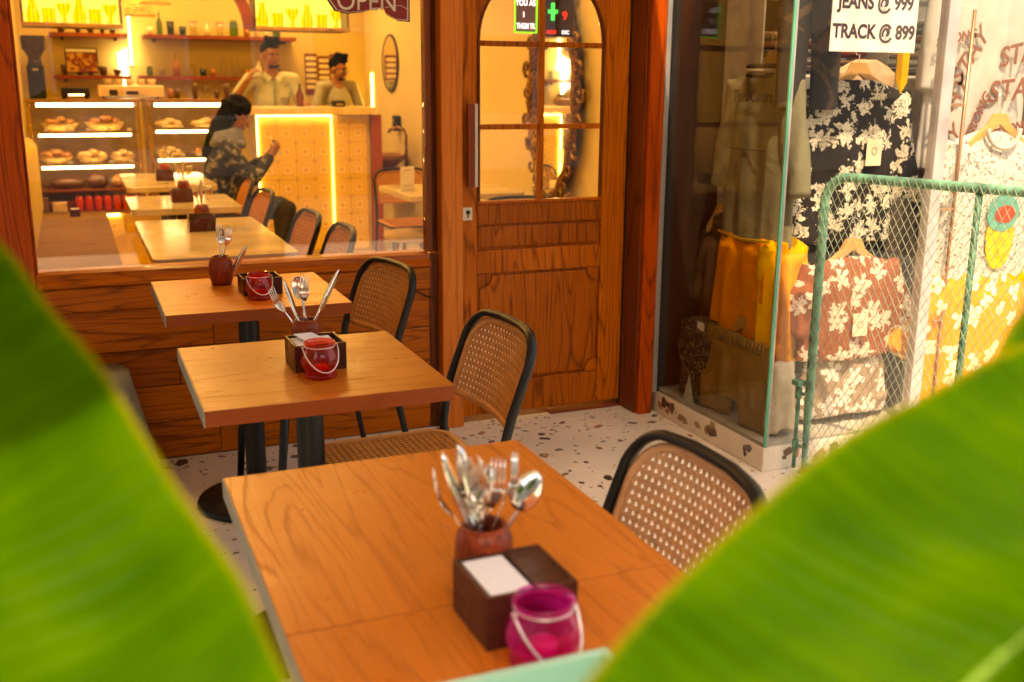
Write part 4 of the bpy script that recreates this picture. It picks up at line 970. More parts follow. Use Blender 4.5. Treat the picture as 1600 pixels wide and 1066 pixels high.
# vertical tube lights and clutter behind the cabinets
for k, (px_, z0, z1) in enumerate(((187, 1.36, 1.66), (193, 1.33, 1.68), (199, 1.30, 1.70), (207, 1.55, 1.98))):
    p_ = PY(px_, 100, 6.4); t = thing('tube_light', 'thin bright vertical tube light left of the long wall shelves, %s' % ['first from left', 'second from left', 'third from left', 'tallest, at the right'][k], 'tube light', (p_.x, 6.5, z0), 0, 'vertical tube lights')
    box('tube', glow('tube glow', (1, .80, .45), 5), t, -.008, .008, -.008, .008, 0, z1-z0, bevel=0, world=False); box('holder', blackm, t, -.012, .012, -.008, .099, -.014, -.0005, bevel=0, world=False)
qq = random.Random(9)
for k in range(9):
    x_ = .75+k*.062; r_ = qq.uniform(.020, .028); hh = qq.uniform(.05, .13); mt = (tumbler, plain('amber jar', (.35, .14, .03), .15), plain('cream tin', (.7, .55, .35), .4), plain('dark stoneware', (.1, .05, .03), .3))[qq.randrange(4)]
    o = build(MB().lathe([(r_*.8, 0), (r_, hh*.7), (r_*.85, hh), (.001, hh)], n=12), 'jar', mt, None, smooth=True); o.location = (x_, qq.uniform(4.72, 4.95), 1.276); tag(o, 'small container standing on the right pastry cabinet, number %s from left' % ORD[k], 'container', 'containers on the right cabinet')
for k in range(5):
    o = build(MB().lathe([(.02, 0), (.036, .05), (.034, .05), (.018, .004), (.001, .004)], n=12), 'cup', plain('cream cup', (.7, .55, .38), .3), None, smooth=True); o.location = (.30+k*.08, 4.85, 1.3755); tag(o, 'cream cup standing on the espresso machine, number %s from left' % ORD[k], 'cup', 'cups on the espresso machine')
# hanging glowing racks above the counter
yel = glow('backlit yellow panel', (1, .60, .08), 1.1)
def rack(x0, x1, z, lab, n, y=4.7, zt=2.3):
    t = thing('hanging_rack', lab, 'hanging rack', ((x0+x1)/2, y, z), 0, 'backlit hanging racks')
    box('bottom_board', plain('rack steel', (.08, .05, .03), .4), t, x0, x1, y-.12, y+.2, z, z+.02); box('front_rail', plain('brass rail', (.5, .3, .08), .3, .7), t, x0, x1, y-.135, y-.1205, z, z+.03)
    box('backlit_panel', yel, t, x0+.01, x1-.01, y+.15, y+.16, z+.0205, zt, bevel=0)
    for x in (x0, x1-.015): box('side_post', plain('rack steel', (.08, .05, .03), .4), t, x, x+.015, y-.1, y+.14, z+.0205, 2.619)
    for i in range(int((x1-x0)/.03)): build(MB().box(x0+.02+i*.03, x0+.024+i*.03, y+.14, y+.1485, z+.0205, zt), 'rib', plain('rack slat', (.55, .33, .06), .5), t, world=True)
    for i in range(n):
        x = x0+.08+(x1-x0-.16)*i/(n-1); k = i % 3; o = None
        pr = [[(.04, 0), (.05, .06), (.03, .13), (.02, .17), (.035, .19), (.001, .19)], [(.045, 0), (.045, .1), (.05, .11), (.05, .115), (.001, .115)], [(.03, 0), (.012, .05), (.05, .12), (.055, .15), (.001, .15)]][k]
        o = build(MB().lathe(pr, n=16), 'carafe' if k == 0 else 'drinking_glass', pane_mat('amber lit glass', (.9, .7, .25), 1.5, .03), None, smooth=True); o.location = (x, y, z+.0205)
        tag(o, '%s on the %s, standing %s' % (['narrow necked carafe', 'straight tumbler', 'flared goblet'][k], lab.split(' over')[0], ['first from left', 'second from left', 'third from left', 'fourth from left', 'fifth from left', 'sixth from left', 'last at the right'][i]), 'glassware', 'glassware on the hanging racks')
rack(-.26, .43, 1.79, 'left backlit rack over the pastry cabinets', 6); rack(1.40, 2.15, 1.805, 'right backlit rack over the service counter', 6)
ab = thing('arched_trim', 'curved brown wooden bracket at the left end of the right rack', 'arch', (1.3, 4.66, 1.8))
Pq = [(1.40-.62+.62*cos(a), 1.81+.55*sin(a)) for a in [i*pi/2/14 for i in range(15)]]; Pi = [(1.40-.62+.54*cos(a), 1.81+.47*sin(a)) for a in [i*pi/2/14 for i in range(14, -1, -1)]]
build(MB().prism(Pq+Pi, 'Y', 4.62, 4.68), 'curved_board', darkwoodX, ab, world=True)
# pendant lamps
ratt = speckle('woven lampshade', (.55, .26, .04), (1, .62, .16), 55, .48, .4)
bsd = ratt.node_tree.nodes['Principled BSDF']; bsd.inputs['Emission Color'].default_value = (1, .5, .08, 1); bsd.inputs['Emission Strength'].default_value = .22
def pendant(loc, r, h_, lab):
    t = thing('pendant_lamp', lab, 'pendant lamp', loc, 0, 'woven pendant lamps')
    build(MB().lathe([(r, 0), (r*.97, h_*.3), (r*.86, h_*.8), (r*.7, h_), (r*.12, h_+.01), (r*.11, h_), (r*.66, h_*.97), (r*.83, h_*.78), (r*.94, h_*.3), (r*.97, 0)], n=32), 'lamp_shade', ratt, t, smooth=True)
    build(MB().ball((0, 0, h_*.45), r*.28, 12, 8), 'bulb', glow('lamp bulb', (1, .72, .38), 7), t, smooth=True)
    build(MB().tube([(0, 0, h_+.01), (0, 0, 2.62-loc[2])], .004, 6), 'cord', blackm, t)
    build(MB().tube([(cos(a)*r*1.01, sin(a)*r*1.01, 0) for a in [i*pi/16 for i in range(32)]], .006, 6, closed=True), 'rim', plain('rim rattan', (.7, .42, .12), .6), t, smooth=True)
pendant(tuple(PY(219, 24, 4.2)), .105, .2, 'woven pendant lamp over the pastry cabinets, larger and lower'); pendant(tuple(PY(243, 5, 4.0)), .1, .2, 'woven pendant lamp beside it and a little higher')
pendant((1.62, 1.35, 1.98), .11, .19, 'woven pendant lamp just inside the entrance door')
# ceiling downlights (their light: warm spots of the lit cafe)
def downlight(x, y, e, lab, sz=.5):
    t = thing('ceiling_light', lab, 'ceiling light', (x, y, 2.605), 0, 'round ceiling lights in the cafe')
    build(MB().lathe([(.09, 0), (.09, .014), (.001, .014)], n=20), 'housing', steel, t); build(MB().lathe([(.075, -.004), (.075, -.0005), (.001, -.0005)], n=20), 'lit_disc', glow('downlight disc', (1, .78, .5), 12), t)
    l = bpy.data.lights.new('downlight', 'AREA'); l.shape = 'DISK'; l.size = sz; l.energy = e; l.color = (1, .595, .17); lo = bpy.data.objects.new('lamp_light', l); COL.objects.link(lo); lo.parent = t; lo.location = (0, 0, -.02)
DL = 6.8
for x, y, e, lab in ((.5, 1.0, 1, 'ceiling light above the nearest indoor table'), (.6, 2.9, 1, 'ceiling light above the middle indoor tables'), (2.2, 1.4, 1.1, 'ceiling light by the ornate mirror'), (.4, 4.1, 1, 'ceiling light in front of the pastry cabinets'),
                     (1.8, 3.9, 1.1, 'ceiling light in front of the service counter'), (.6, 5.9, 1.2, 'ceiling light behind the cabinets'), (1.9, 5.8, 1.2, 'ceiling light over the two men'), (2.5, 3.0, 1, 'ceiling light above the right hand table')):
    downlight(x, y, e*DL, lab)
# indoor tables
def mtable(lab, x0, x1, y0, y1):
    cx_, cy_ = (x0+x1)/2, (y0+y1)/2; t = thing('marble_table', lab, 'table', (cx_, cy_, 0), 0, 'beige marble tables inside the cafe')
    hx, hy, r = (x1-x0)/2, (y1-y0)/2, .035; pl = [(cx_+a, cy_+b) for a, b in rr_path(hx, hy, r, r, 5)]
    build(MB().prism(pl, 'Z', .714, .75), 'tabletop', marble, t, bevel=.004, world=True)
    for d in (-1, 1):
        if y1-y0 < .9 and d == 1: continue
        yy = cy_+d*(y1-y0)*.27 if y1-y0 > .9 else cy_
        build(MB().tube([(cx_, yy, .02), (cx_, yy, .713)], .03, 16), 'column', blackm, t, world=True); build(MB().lathe([(.19, 0), (.19, .012), (.05, .03)], (cx_, yy, 0), 24), 'base_disc', blackm, t, world=True)
mtable('nearest marble table just inside the window', .25, .815, .16, 1.38); mtable('second marble table inside the window', .262, .84, 1.86, 2.55); mtable('farthest marble table in front of the seated person', .30, .87, 3.12, 4.2)
mtable('marble table at the right with the upright white card', 1.86, 2.62, 2.05, 2.78)
def icut(x, y, z, s_, lab):
    for k, (kk, az, ln) in enumerate((('fork', 2.8, .25), ('spoon', .1, .35), ('knife', 1.2, .12), ('spoon', -.9, .3))):
        t = cutlery(kk, (x, y, z), az, ln, 0, k*.7); t['label'] = 'steel %s in the cutlery pot %s' % (kk + (' with raised bowl' if k == 3 else ''), lab); t['group'] = 'cutlery indoors'
p = PZ(318, 362, .75); nbox((p.x-.06, p.y, .7505), 0, 'dark napkin box on the nearest indoor marble table'); barrel((p.x+.02, p.y+.20, .7505), 'cutlery pot on the nearest indoor marble table', []); icut(p.x+.02, p.y+.2, .7505, 1, 'on the nearest indoor table')
p = PZ(285, 315, .75); nbox((p.x-.06, p.y-.05, .7505), 0, 'dark napkin box on the second indoor marble table'); barrel((p.x+.03, p.y+.2, .7505), 'cutlery pot on the second indoor marble table', []); icut(p.x+.03, p.y+.2, .7505, 1, 'on the second indoor table')
p = PZ(258, 282, .75); nbox((p.x-.06, p.y-.05, .7505), 0, 'dark napkin box on the farthest indoor marble table'); barrel((p.x+.02, p.y+.22, .7505), 'cutlery pot on the farthest indoor marble table', []); icut(p.x+.02, p.y+.22, .7505, 1, 'on the farthest indoor table')
barrel((2.18, 2.35, .7505), 'cutlery pot beside the white card on the right indoor table', []); icut(2.18, 2.35, .7505, 1, 'on the right indoor table')
cd_ = thing('table_card', 'white upright card on the right indoor marble table', 'card', (1.945, 2.38, .7505), .35)
box('card', paper, cd_, -.055, .055, 0, .004, 0, .15, world=False); box('foot', paper, cd_, -.055, .055, .0045, .05, 0, .003, world=False)
box('print_line', plain('grey print', (.4, .3, .28), .6), cd_, -.035, .035, -.0008, -.0001, .125, .13, bevel=0, world=False); box('print_line', plain('grey print', (.4, .3, .28), .6), cd_, -.04, .04, -.0008, -.0001, .03, .034, bevel=0, world=False)
igc = 'cane chairs inside the cafe'
for (x, y, rz, lab) in ((.77, .50, pi/2, 'indoor cane chair nearest the window at the marble table'), (.74, 1.06, pi/2+.05, 'second indoor cane chair from the window'), (.71, 2.15, pi/2+.08, 'indoor cane chair at the second marble table'), (.74, 3.0, pi/2, 'indoor cane chair just in front of the seated person'),
                        (2.22, 3.15, pi, 'indoor cane chair behind the right hand marble table'), (2.28, 1.70, 0, 'indoor cane chair at the near side of the right hand table')):
    c_ = dup(c1, (x, y, 0), rz, lab, igc)
    for ch in c_.children:
        if ch.name.startswith(('woven', 'back_border', 'seat_border')): pass
def stool(x, y, lab, r=.19, mat=None):
    t = thing('round_stool', lab, 'stool', (x, y, 0), 0, 'round beige stools'); build(MB().lathe([(r*.9, .42), (r, .435), (r, .455), (r*.94, .47), (.001, .474)], n=32), 'seat', mat or fabric('beige seat cloth', (.5, .36, .2), .05, .1), t, smooth=True)
    for k in range(4): a = pi/4+k*pi/2; build(MB().tube([(cos(a)*r*.6, sin(a)*r*.6, .42), (cos(a)*r*.9, sin(a)*r*.9, 0)], .013, 8), 'leg', darkwood_in, t, smooth=True)
_p = PZ(645, 362, .47); stool(_p.x, _p.y, 'left round beige stool in front of the right table'); _p = PZ(655, 398, .47); stool(_p.x, _p.y, 'round beige stool nearest the right window frame', .21); stool(1.0, 3.78, 'round stool under the seated person', .17)
# vanity with basin, tap, round mirror on the right wall
vn = thing('vanity_shelf', 'dark wood basin shelf behind the right indoor table', 'shelf', (2.62, 5.9, .55)); box('board', darkwoodX, vn, 2.43, 2.799, 4.9, 5.7, .625, .66); box('drawer_front', darkwood_in, vn, 2.45, 2.799, 4.92, 5.68, .42, .6245)
bb = PX(590, 250, 2.6); sk = build(MB().lathe([(.06, 0), (.11, .02), (.175, .075), (.205, .125), (.20, .13), (.168, .08), (.1, .03), (.001, .028)], n=32), 'wash_basin', plain('bronze basin', (.42, .2, .08), .25, .4), None, smooth=True); sk.location = (2.585, 5.2, .6605); tag(sk, 'round bronze wash basin on the dark shelf', 'basin')
tp = thing('tap', 'tall curved brass tap behind the wash basin', 'tap', (2.74, 5.02, .6605)); build(MB().tube([(0, 0, 0), (0, 0, .3), (-.02, 0, .35), (-.07, .03, .37), (-.13, .06, .345), (-.14, .065, .32)], .014, 10), 'spout', plain('aged brass', (.25, .13, .05), .3, .8), tp, smooth=True); build(MB().lathe([(.03, 0), (.025, .02)], n=14), 'tap_foot', plain('aged brass', (.25, .13, .05), .3, .8), tp)
sb = thing('soap_dispenser', 'dark square soap dispenser on the wall above the basin', 'dispenser', (2.78, 5.4, 1.0)); box('body', blackm, sb, 2.74, 2.799, 5.36, 5.46, .98, 1.12, bevel=.008); box('window', steel, sb, 2.7385, 2.7395, 5.39, 5.43, 1.05, 1.09, bevel=0)
rm = thing('round_mirror', 'round wall mirror with thin dark frame near the basin', 'mirror', (2.79, 5.65, 1.585))
build(MB().tube([(0, cos(a)*.25, sin(a)*.25) for a in [i*pi/20 for i in range(40)]], .012, 8, closed=True), 'frame', blackm, rm, smooth=True); build(MB().lathe([(.24, 0), (.24, .006), (.001, .006)], n=40).xf(Matrix.Rotation(-pi/2, 4, 'Y')), 'mirror_glass', mirror_m, rm)
wl2 = thing('wall_light_strip', 'glowing vertical light strip on the right wall behind the counter end', 'wall light', (2.79, 6.2, 1)); box('strip', led, wl2, 2.785, 2.799, 6.3, 6.33, .7, 1.5, bevel=0)
for k, (x, z, n_) in enumerate(((2.25, 1.62, 6), (2.38, 1.60, 8), (2.5, 1.62, 8))):
    t = thing('notice_rack', 'narrow column of lit cards on the back wall, %s' % ['left', 'middle', 'right'][k], 'card rack', (x, 6.59, z), 0, 'columns of cards on the back wall')
    for i in range(n_): box('card', creamL, t, -.05, .05, -.012, -.002, -.055*i, -.055*i+.035, bevel=0, world=False)
    box('backing', darkwoodX, t, -.06, .06, -.0015, .008, -.055*n_, .06, bevel=0, world=False)
# ornate mirror on the right wall
om = thing('ornate_mirror', 'tall ornate gold framed mirror on the wall behind the door glass', 'mirror', (2.755, 1.93, 1.35))
def oml(t):                                          # outline: waisted baroque oval, y and z relative
    a = 2*pi*t; ry = .34*(1-.13*cos(2*a)**2)+.03*cos(4*a); return Vector((0, ry*cos(a), .60*sin(a)))
build(MB().prism([(oml(i/48).y*.97, oml(i/48).z*.97) for i in range(48)], 'X', -.012, -.004), 'mirror_glass', mirror_m, om)
omf = build(MB().tube([oml(i/72)+Vector((-.02, 0, 0)) for i in range(72)], [.031+.007*cos(i*pi/3) for i in range(72)], 8, closed=True), 'frame', gold, om, smooth=True)
def curl(c, r, a0, turns, sgn, wd=.013):
    P = []; n = 18
    for i in range(n+1): t = i/n; rr = r*(1-t*.8); a = a0+sgn*t*turns*2*pi; P.append(Vector((-.025-.012*t, c[0]+cos(a)*rr, c[1]+sin(a)*rr)))
    return MB().tube(P, [wd*(1-.5*i/n) for i in range(n+1)], 7)
ro = random.Random(6)
for i in range(26):
    p = oml(i/26); n_ = Vector((0, p.y/.34, p.z/.6)).normalized(); c = p+n_*(.05+.02*(i % 2)); big = abs(p.z) > .42
    build(curl((c.y, c.z), (.075 if big else .055), ro.uniform(0, 6), 1.1, 1 if i % 2 else -1), 'scroll', gold, omf, smooth=True)
for zc, sg in ((.60, 1), (-.60, -1)):
    for k in range(-3, 4):
        a = k*.32; tip = Vector((-.035, sin(a)*.19, zc+sg*(.06+cos(a)*.2))); mid_ = Vector((-.05, sin(a)*.11, zc+sg*(.05+cos(a)*.09)))
        build(MB().tube([Vector((-.02, 0, zc+sg*.01)), mid_, tip], [.012, .024, .004], 7, sx=.5), 'acanthus_leaf', gold, omf, smooth=True)
    for s_ in (-1, 1): build(curl((s_*.17, zc+sg*-.02), .075, 0 if s_ > 0 else pi, 1.2, s_*sg), 'scroll', gold, omf, smooth=True)
# signs
os_ = thing('open_sign', 'maroon ribbon sign reading OPEN hung at the top of the cafe window', 'sign', (1.086, .006, 1.70))
mar = plain('maroon enamel', (.24, .010, .008), .45); whp = plain('cream sign paint', (.75, .62, .5), .5)
def rib(off): 
    T = [(-.158, .12), (-.158, .018), (-.13, -.022), (-.085, -.03), (-.03, -.024), (.02, -.010), (.055, -.008), (.06, -.028), (.105, -.05), (.15, -.052), (.152, .13)]
    c = Vector((0, .04)); return [((Vector(p)-c)*(1+off/.12)+c)[:] for p in T]
build(MB().prism(rib(.006), 'Y', .004, .007), 'border', plain('dark border', (.06, .01, .01), .4), os_); build(MB().prism(rib(0), 'Y', .001, .0039), 'line', whp, os_); build(MB().prism(rib(-.004), 'Y', -.002, .0008), 'board', mar, os_)
text('OPEN', .098, whp, os_, (-.012, -.003, .010), ext=.0006, sx=.92, world=False)
build(MB().tube([(.058, -.0035, -.008), (.085, -.0035, .0), (.12, -.0035, .002), (.15, -.0035, -.012)], .0012, 5), 'fold_line', whp, os_)
build(MB().tube([(-.1, 0, .12), (0, 0, .35), (.1, 0, .12)], .0015, 5), 'cord', blackm, os_)
gs = thing('led_sign', 'small green bordered LED sign reading YOU AS I behind the door glass', 'sign', (1.845, .28, 1.68))  # a reflection in the door glass, put in as a glowing hung panel
grn = glow('green led', (.2, 1, .02), .55); wht = glow('white led', (.9, .85, 1), .75); rdl = glow('red led', (1, .03, .01), .7); gcr = glow('green cross led', (.0, 1, .12), .5)
box('panel', plain('led panel', (.35, .16, .12), .4), gs, -.05, .05, .002, .008, -.05, .1, world=False)
for a in ((-.053, -.048, -.053, .1), (.048, .053, -.053, .1), (-.0475, .0475, -.053, -.048)): box('green_tube', grn, gs, a[0], a[1], -.003, .0015, a[2], a[3], bevel=0, world=False)
text('YOU', .034, wht, gs, (-.02, -.001, .07), ext=.0004, world=False, bold=.0006, sx=.75); text('AS', .034, wht, gs, (.03, -.001, .07), ext=.0004, world=False, bold=.0006, sx=.75); text('I', .032, wht, gs, (-.01, -.001, .022), ext=.0004, world=False, bold=.0006)
text('THGM TK', .032, wht, gs, (.0, -.001, -.025), ext=.0004, world=False, bold=.0006, sx=.62)
ps = thing('pharmacy_sign', 'LED sign with green cross and red letters behind the top right pane', 'sign', tuple(PY(868, 36, .4)))  # reflected sign, modelled as a glowing panel inside the door
box('panel', plain('led sign panel', (.06, .03, .03), .3), ps, -.06, .09, .002, .01, -.06, .14, world=False)
for a in ((-.012, .004, -.02, .055), (-.027, .019, .009, .026)): box('green_cross', gcr, ps, a[0]-.01, a[1]-.01, -.003-(.001 if a[0] < -.02 else 0), .0015, a[2]+.03, a[3]+.03, bevel=0, world=False)
text('9', .05, rdl, ps, (.045, -.001, .03), ext=.0004, world=False, bold=.001); text('ADO', .022, rdl, ps, (-.02, -.001, -.04), ext=.0004, world=False, bold=.0006); text('DIC', .022, wht, ps, (.05, -.001, -.04), ext=.0004, world=False, bold=.0004)
for i in range(12): build(MB().ball((-.055+i*.0128, -.001, .135), .0035, 6, 4), 'led_dot', rdl, ps)
for x in (-.05, .08): build(MB().tube([(x, .006, .14), (x, .006, .9)], .0015, 5), 'cord', blackm, ps)
for x in (-.04, .04): build(MB().tube([(x, .005, .1), (x, .005, .935)], .0015, 5), 'cord', blackm, gs)
# ================================================================== PEOPLE
def V(*a): return Vector(a)
def hand(mb, wr, d, nrm, side, curl_=.9, s=1.0):
    """palm, four unequal curled fingers and a thumb; d towards the fingers, nrm out of the palm"""
    d = d.normalized(); nrm = (nrm-d*nrm.dot(d)).normalized(); x = d.cross(nrm)*side
    pc = wr+d*.045*s
    for k in (-1, 0, 1): mb.cap(wr+d*.01+x*.012*k*s, wr+d*.085*s+x*.022*k*s, .017*s, .013*s, 8)
    for k, ln in enumerate((.068, .078, .072, .056)):
        b = wr+d*.085*s+x*(.030-.020*k)*s; a = curl_*.55; p = b
        for j, f in enumerate((.45, .32, .23)):
            dd = d*cos(a)+nrm*sin(a); e = p+dd*ln*f*s; mb.cap(p, e, (.0092-.0008*j)*s, (.0084-.0008*j)*s, 8); p = e; a += curl_*.75
    b = wr+d*.025*s+x*.022*s; e = b+(x*.75+d*.55+nrm*.35).normalized()*.038*s; mb.cap(b, e, .013*s, .0105*s, 8); mb.cap(e, e+(d*.8+nrm*.55+x*.1).normalized()*.032*s, .0105*s, .0085*s, 8)
def person(label, loc, rz, J, shirt, trous, hairkind, skinm=skin, bulk=1.0, extra=None, shirt_sleeve='short'):
    t = thing('person', label, 'person', loc, rz)
    hd, nk, ch, pv = J['head'], J['neck'], J['chest'], J['pelvis']; R = Matrix.Rotation(J.get('yaw', 0), 3, 'Z') @ Matrix.Rotation(J.get('nod', 0), 3, 'X')
    mb = MB(); h = lambda x, y, z: hd+R @ V(x, y, z)
    mb.ball(h(0, .012, .03), (.073, .092, .085), 16, 12, R); mb.ball(h(0, -.022, -.035), (.056, .062, .072), 14, 10, R); mb.ball(h(0, -.052, -.085), (.026, .022, .02), 10, 8)
    mb.cap(h(0, -.088, .005), h(0, -.106, -.028), .009, .014, 8); mb.cap(h(-.035, -.078, .03), h(.035, -.078, .03), .010, .010, 8)
    mb.cap(h(-.018, -.088, -.056), h(.018, -.088, -.056), .0085, .0085, 8)
    for s_ in (-1, 1): mb.ball(h(s_*.076, .01, -.008), (.010, .018, .028), 8, 8, R); mb.ball(h(s_*.036, -.066, -.02), (.022, .02, .022), 8, 6)
    mb.cap(nk+V(0, .01, -.03), hd+V(0, .015, -.06), .056, .052, 12)
    mb.cap(nk+V(0, .02, -.02), nk+V(0, .02, -.08), .06, .09, 12)
    mb.ball(ch, (.155*bulk, .10*bulk, .17), 16, 10); mb.ball(pv, (.15*bulk, .105*bulk, .12), 16, 10); mb.cap(ch, pv, .115*bulk, .12*bulk, 14)
    for s_, k in ((-1, 'R'), (1, 'L')):
        sh, el, wr = J['sh'+k], J['el'+k], J['wr'+k]
        mb.cap(nk+V(s_*.05, .01, -.05), sh, .05, .052, 10); mb.cap(sh, el, .047, .038, 10); mb.cap(el, wr, .037, .025, 10)
        hand(mb, wr, J['hd'+k], J['hn'+k], s_, J.get('curl', .9))
        hp, kn, an = J['hp'+k], J['kn'+k], J['an'+k]; mb.cap(hp, kn, .082, .058, 12); mb.cap(kn, an, .054, .036, 12); mb.cap(an+V(0, .03, -.035), an+V(0, -.13, -.045), .036, .03, 10)
    build(mb, 'body', skinm, t, smooth=True, remesh=.0075, smoothit=3)
    for s_ in (-1, 1):
        e = build(MB().ball(h(s_*.031, -.083, -.002), (.0125, .006, .007), 8, 6, R), 'eye', plain('eye white', (.5, .42, .35), .3), t, smooth=True)
        build(MB().ball(h(s_*.031, -.0885, -.002), (.0055, .003, .0055), 8, 6, R), 'iris', blackm, e, smooth=True)
        build(MB().cap(h(s_*.017, -.087, .022), h(s_*.046, -.078, .024), .0045, .003, 6), 'eyebrow', hairm, t, smooth=True)
    mb = MB()
    mb.ball(h(0, .026, .045), (.080, .092, .080), 16, 12, R); mb.ball(h(0, -.04, .102), (.060, .055, .042), 12, 8, R); mb.ball(h(.01, .0, .118), (.066, .078, .045), 12, 8, R)
    if hairkind == 'long':
        mb.ball(h(0, .055, -.04), (.085, .07, .12), 14, 10, R); mb.cap(h(0, .07, -.10), h(0, .10, -.30), .075, .045, 12); mb.ball(h(0, -.03, .075), (.075, .07, .06), 12, 8, R)
        for i in range(26): a = i*2.4; mb.ball(h(cos(a)*.08, .02+sin(a)*.08, .03+.05*sin(i*1.3)), .02, 8, 6)
    else:
        for i in range(14): a = i*2.4; mb.ball(h(cos(a)*.05, -.02+sin(a)*.055, .142+.008*sin(i*2)), .02, 8, 6)
        for i in range(9): mb.cap(h(-.045+.011*i, -.075, -.075-.012*(1-abs(i-4)/4)), h(-.045+.011*i, -.06, -.095), .008, .006, 6)
        mb.cap(h(-.02, -.093, -.043), h(.02, -.093, -.043), .0045, .0045, 6)
    hm = build(mb, 'hair', hairm, t, smooth=True, remesh=.007, smoothit=1)
    mb = MB()
    mb.ball(ch, (.170*bulk, .118*bulk, .18), 18, 10); mb.cap(ch, pv+V(0, 0, -.03), .135*bulk, .142*bulk, 16); mb.ball(pv+V(0, 0, .02), (.168*bulk, .125*bulk, .12), 16, 10)
    for s_, k in ((-1, 'R'), (1, 'L')):
        sh, el, wr = J['sh'+k], J['el'+k], J['wr'+k]
        mb.cap(nk+V(s_*.05, .015, -.055), sh, .055, .062, 10)
        if shirt_sleeve == 'short': mb.cap(sh, sh.lerp(el, .68), .06, .058, 12)
        else: mb.cap(sh, el, .06, .05, 12); mb.cap(el, el.lerp(wr, .88), .05, .036, 12)
    for v_ in range(len(mb.v)):
        p = mb.v[v_]; mb.v[v_] = p+V(0, .006*fbm(p*14), 0)
    st = build(mb, 'shirt', shirt, t, smooth=True, remesh=.009, smoothit=3)
    mb = MB(); mb.ball(pv+V(0, 0, -.03), (.16*bulk, .118, .12), 16, 10)
    for k in 'RL': hp, kn, an = J['hp'+k], J['kn'+k], J['an'+k]; mb.cap(hp, kn, .096, .068, 12); mb.cap(kn, an+V(0, 0, .04), .066, .052, 12)
    build(mb, 'trousers', trous, t, smooth=True, remesh=.012)
    for k in 'RL': an = J['an'+k]; build(MB().cap(an+V(0, .04, -.03), an+V(0, -.15, -.04), .045, .036, 12), 'shoe', blackm, t, smooth=True)
    return t, st, h
stand = dict(head=V(0, -.01, 1.63), neck=V(0, 0, 1.50), chest=V(0, 0, 1.28), pelvis=V(0, 0, .98), shR=V(-.185, .0, 1.43), shL=V(.185, 0, 1.43), elR=V(-.34, -.02, 1.24), elL=V(.26, -.04, 1.17), wrR=V(-.23, -.14, 1.42),
    wrL=V(.22, -.24, 1.24), hdR=V(.5, -.1, .8), hdL=V(-.1, -.9, -.15), hnR=V(.3, .2, -.4), hnL=V(0, 0, -1), hpR=V(-.09, 0, .92), hpL=V(.09, 0, .92), knR=V(-.1, -.01, .50), knL=V(.1, -.01, .5), anR=V(-.1, 0, .085), anL=V(.1, 0, .085), yaw=.25, nod=.12)
mint = fabric('pale mint shirt cloth', (.56, .59, .46), .08, .3, 12); white_s = fabric('white shirt cloth', (.40, .38, .32), .06, .3, 12); darkt = fabric('dark trouser cloth', (.03, .028, .03), .1)
pa, sa, ha = person('man in pale mint shirt behind the service counter, right arm raised', (1.655, 5.42, 0), 0, stand, mint, darkt, 'short', bulk=.9)
pk = build(MB().box(.045, .12, -.124, -.1185, 1.28, 1.36), 'pocket', mint, pa); 
build(MB().box(-.012, .012, -.1255, -.119, 1.1, 1.43), 'button_strip', fabric('sage green trim', (.25, .32, .22)), pa)
for s_ in (-1, 1): build(MB().add([(s_*.012, -.085, 1.445), (s_*.075, -.04, 1.50), (s_*.085, -.07, 1.455), (s_*.045, -.118, 1.405)], [(0, 1, 2, 3)]).add([(s_*.012, -.079, 1.443), (s_*.075, -.034, 1.498), (s_*.085, -.064, 1.453), (s_*.045, -.112, 1.403)], [(3, 2, 1, 0)]), 'collar', mint, pa)
st2 = dict(stand); st2.update(elR=V(-.25, .0, 1.17), wrR=V(-.18, -.18, 1.12), hdR=V(.2, -.9, -.1), hnR=V(0, 0, -1), yaw=.5, nod=.2, head=V(0, -.03, 1.60))
pb, sb_, hb = person('shorter man with glasses and white shirt at the right end of the counter', (2.44, 6.3, -.02), .25, st2, white_s, darkt, 'short', bulk=.85)
pb.scale = (.93, .93, .97)
for s_ in (-1, 1): build(MB().tube([hb(s_*.03+.019*cos(a), -.104, 0+.015*sin(a)) for a in [i*pi/8 for i in range(16)]], .002, 5, closed=True), 'glasses_rim', blackm, pb, smooth=True)
build(MB().tube([hb(-.01, -.106, .003), hb(.01, -.106, .003)], .0018, 5), 'glasses_bridge', blackm, pb)
sit = dict(head=V(0, -.10, 1.17), neck=V(0, -.045, 1.03), chest=V(0, -.01, .84), pelvis=V(0, .04, .55), shR=V(-.175, -.02, .96), shL=V(.175, -.02, .96), elR=V(-.24, -.17, .75), elL=V(.24, -.14, .74), wrR=V(-.09, -.33, .90), wrL=V(.10, -.31, .87),
    hdR=V(.15, -.55, .75), hdL=V(-.3, -.6, .5), hnR=V(.6, .4, .4), hnL=V(-.6, .3, .4), hpR=V(-.1, .0, .53), hpL=V(.1, 0, .53), knR=V(-.13, -.42, .52), knL=V(.12, -.42, .52), anR=V(-.13, -.38, .085), anL=V(.12, -.42, .085), yaw=0, nod=.35, curl=1.1)
flor = printed('dark floral jacket', (.025, .028, .035), (.22, .24, .30), 22, 5, .4, .3, 'YZ', (.4, .36, .3))
pc_, sc2, hc = person('seated person in dark floral jacket looking at a phone, long dark hair', (.98, 3.70, 0), pi/2, sit, flor, darkt, 'long', shirt_sleeve='long')
sf = MB()
for k in range(3): sf.tube([(cos(a)*(.085+.012*k), -.04+sin(a)*(.085+.012*k), 1.06-.035*k+.012*sin(a*2+k)) for a in [i*pi/12 for i in range(24)]], .032, 8, closed=True)
build(sf, 'scarf', fabric('blue grey scarf', (.20, .22, .33), .2, .6, 30), pc_, smooth=True, remesh=.012)
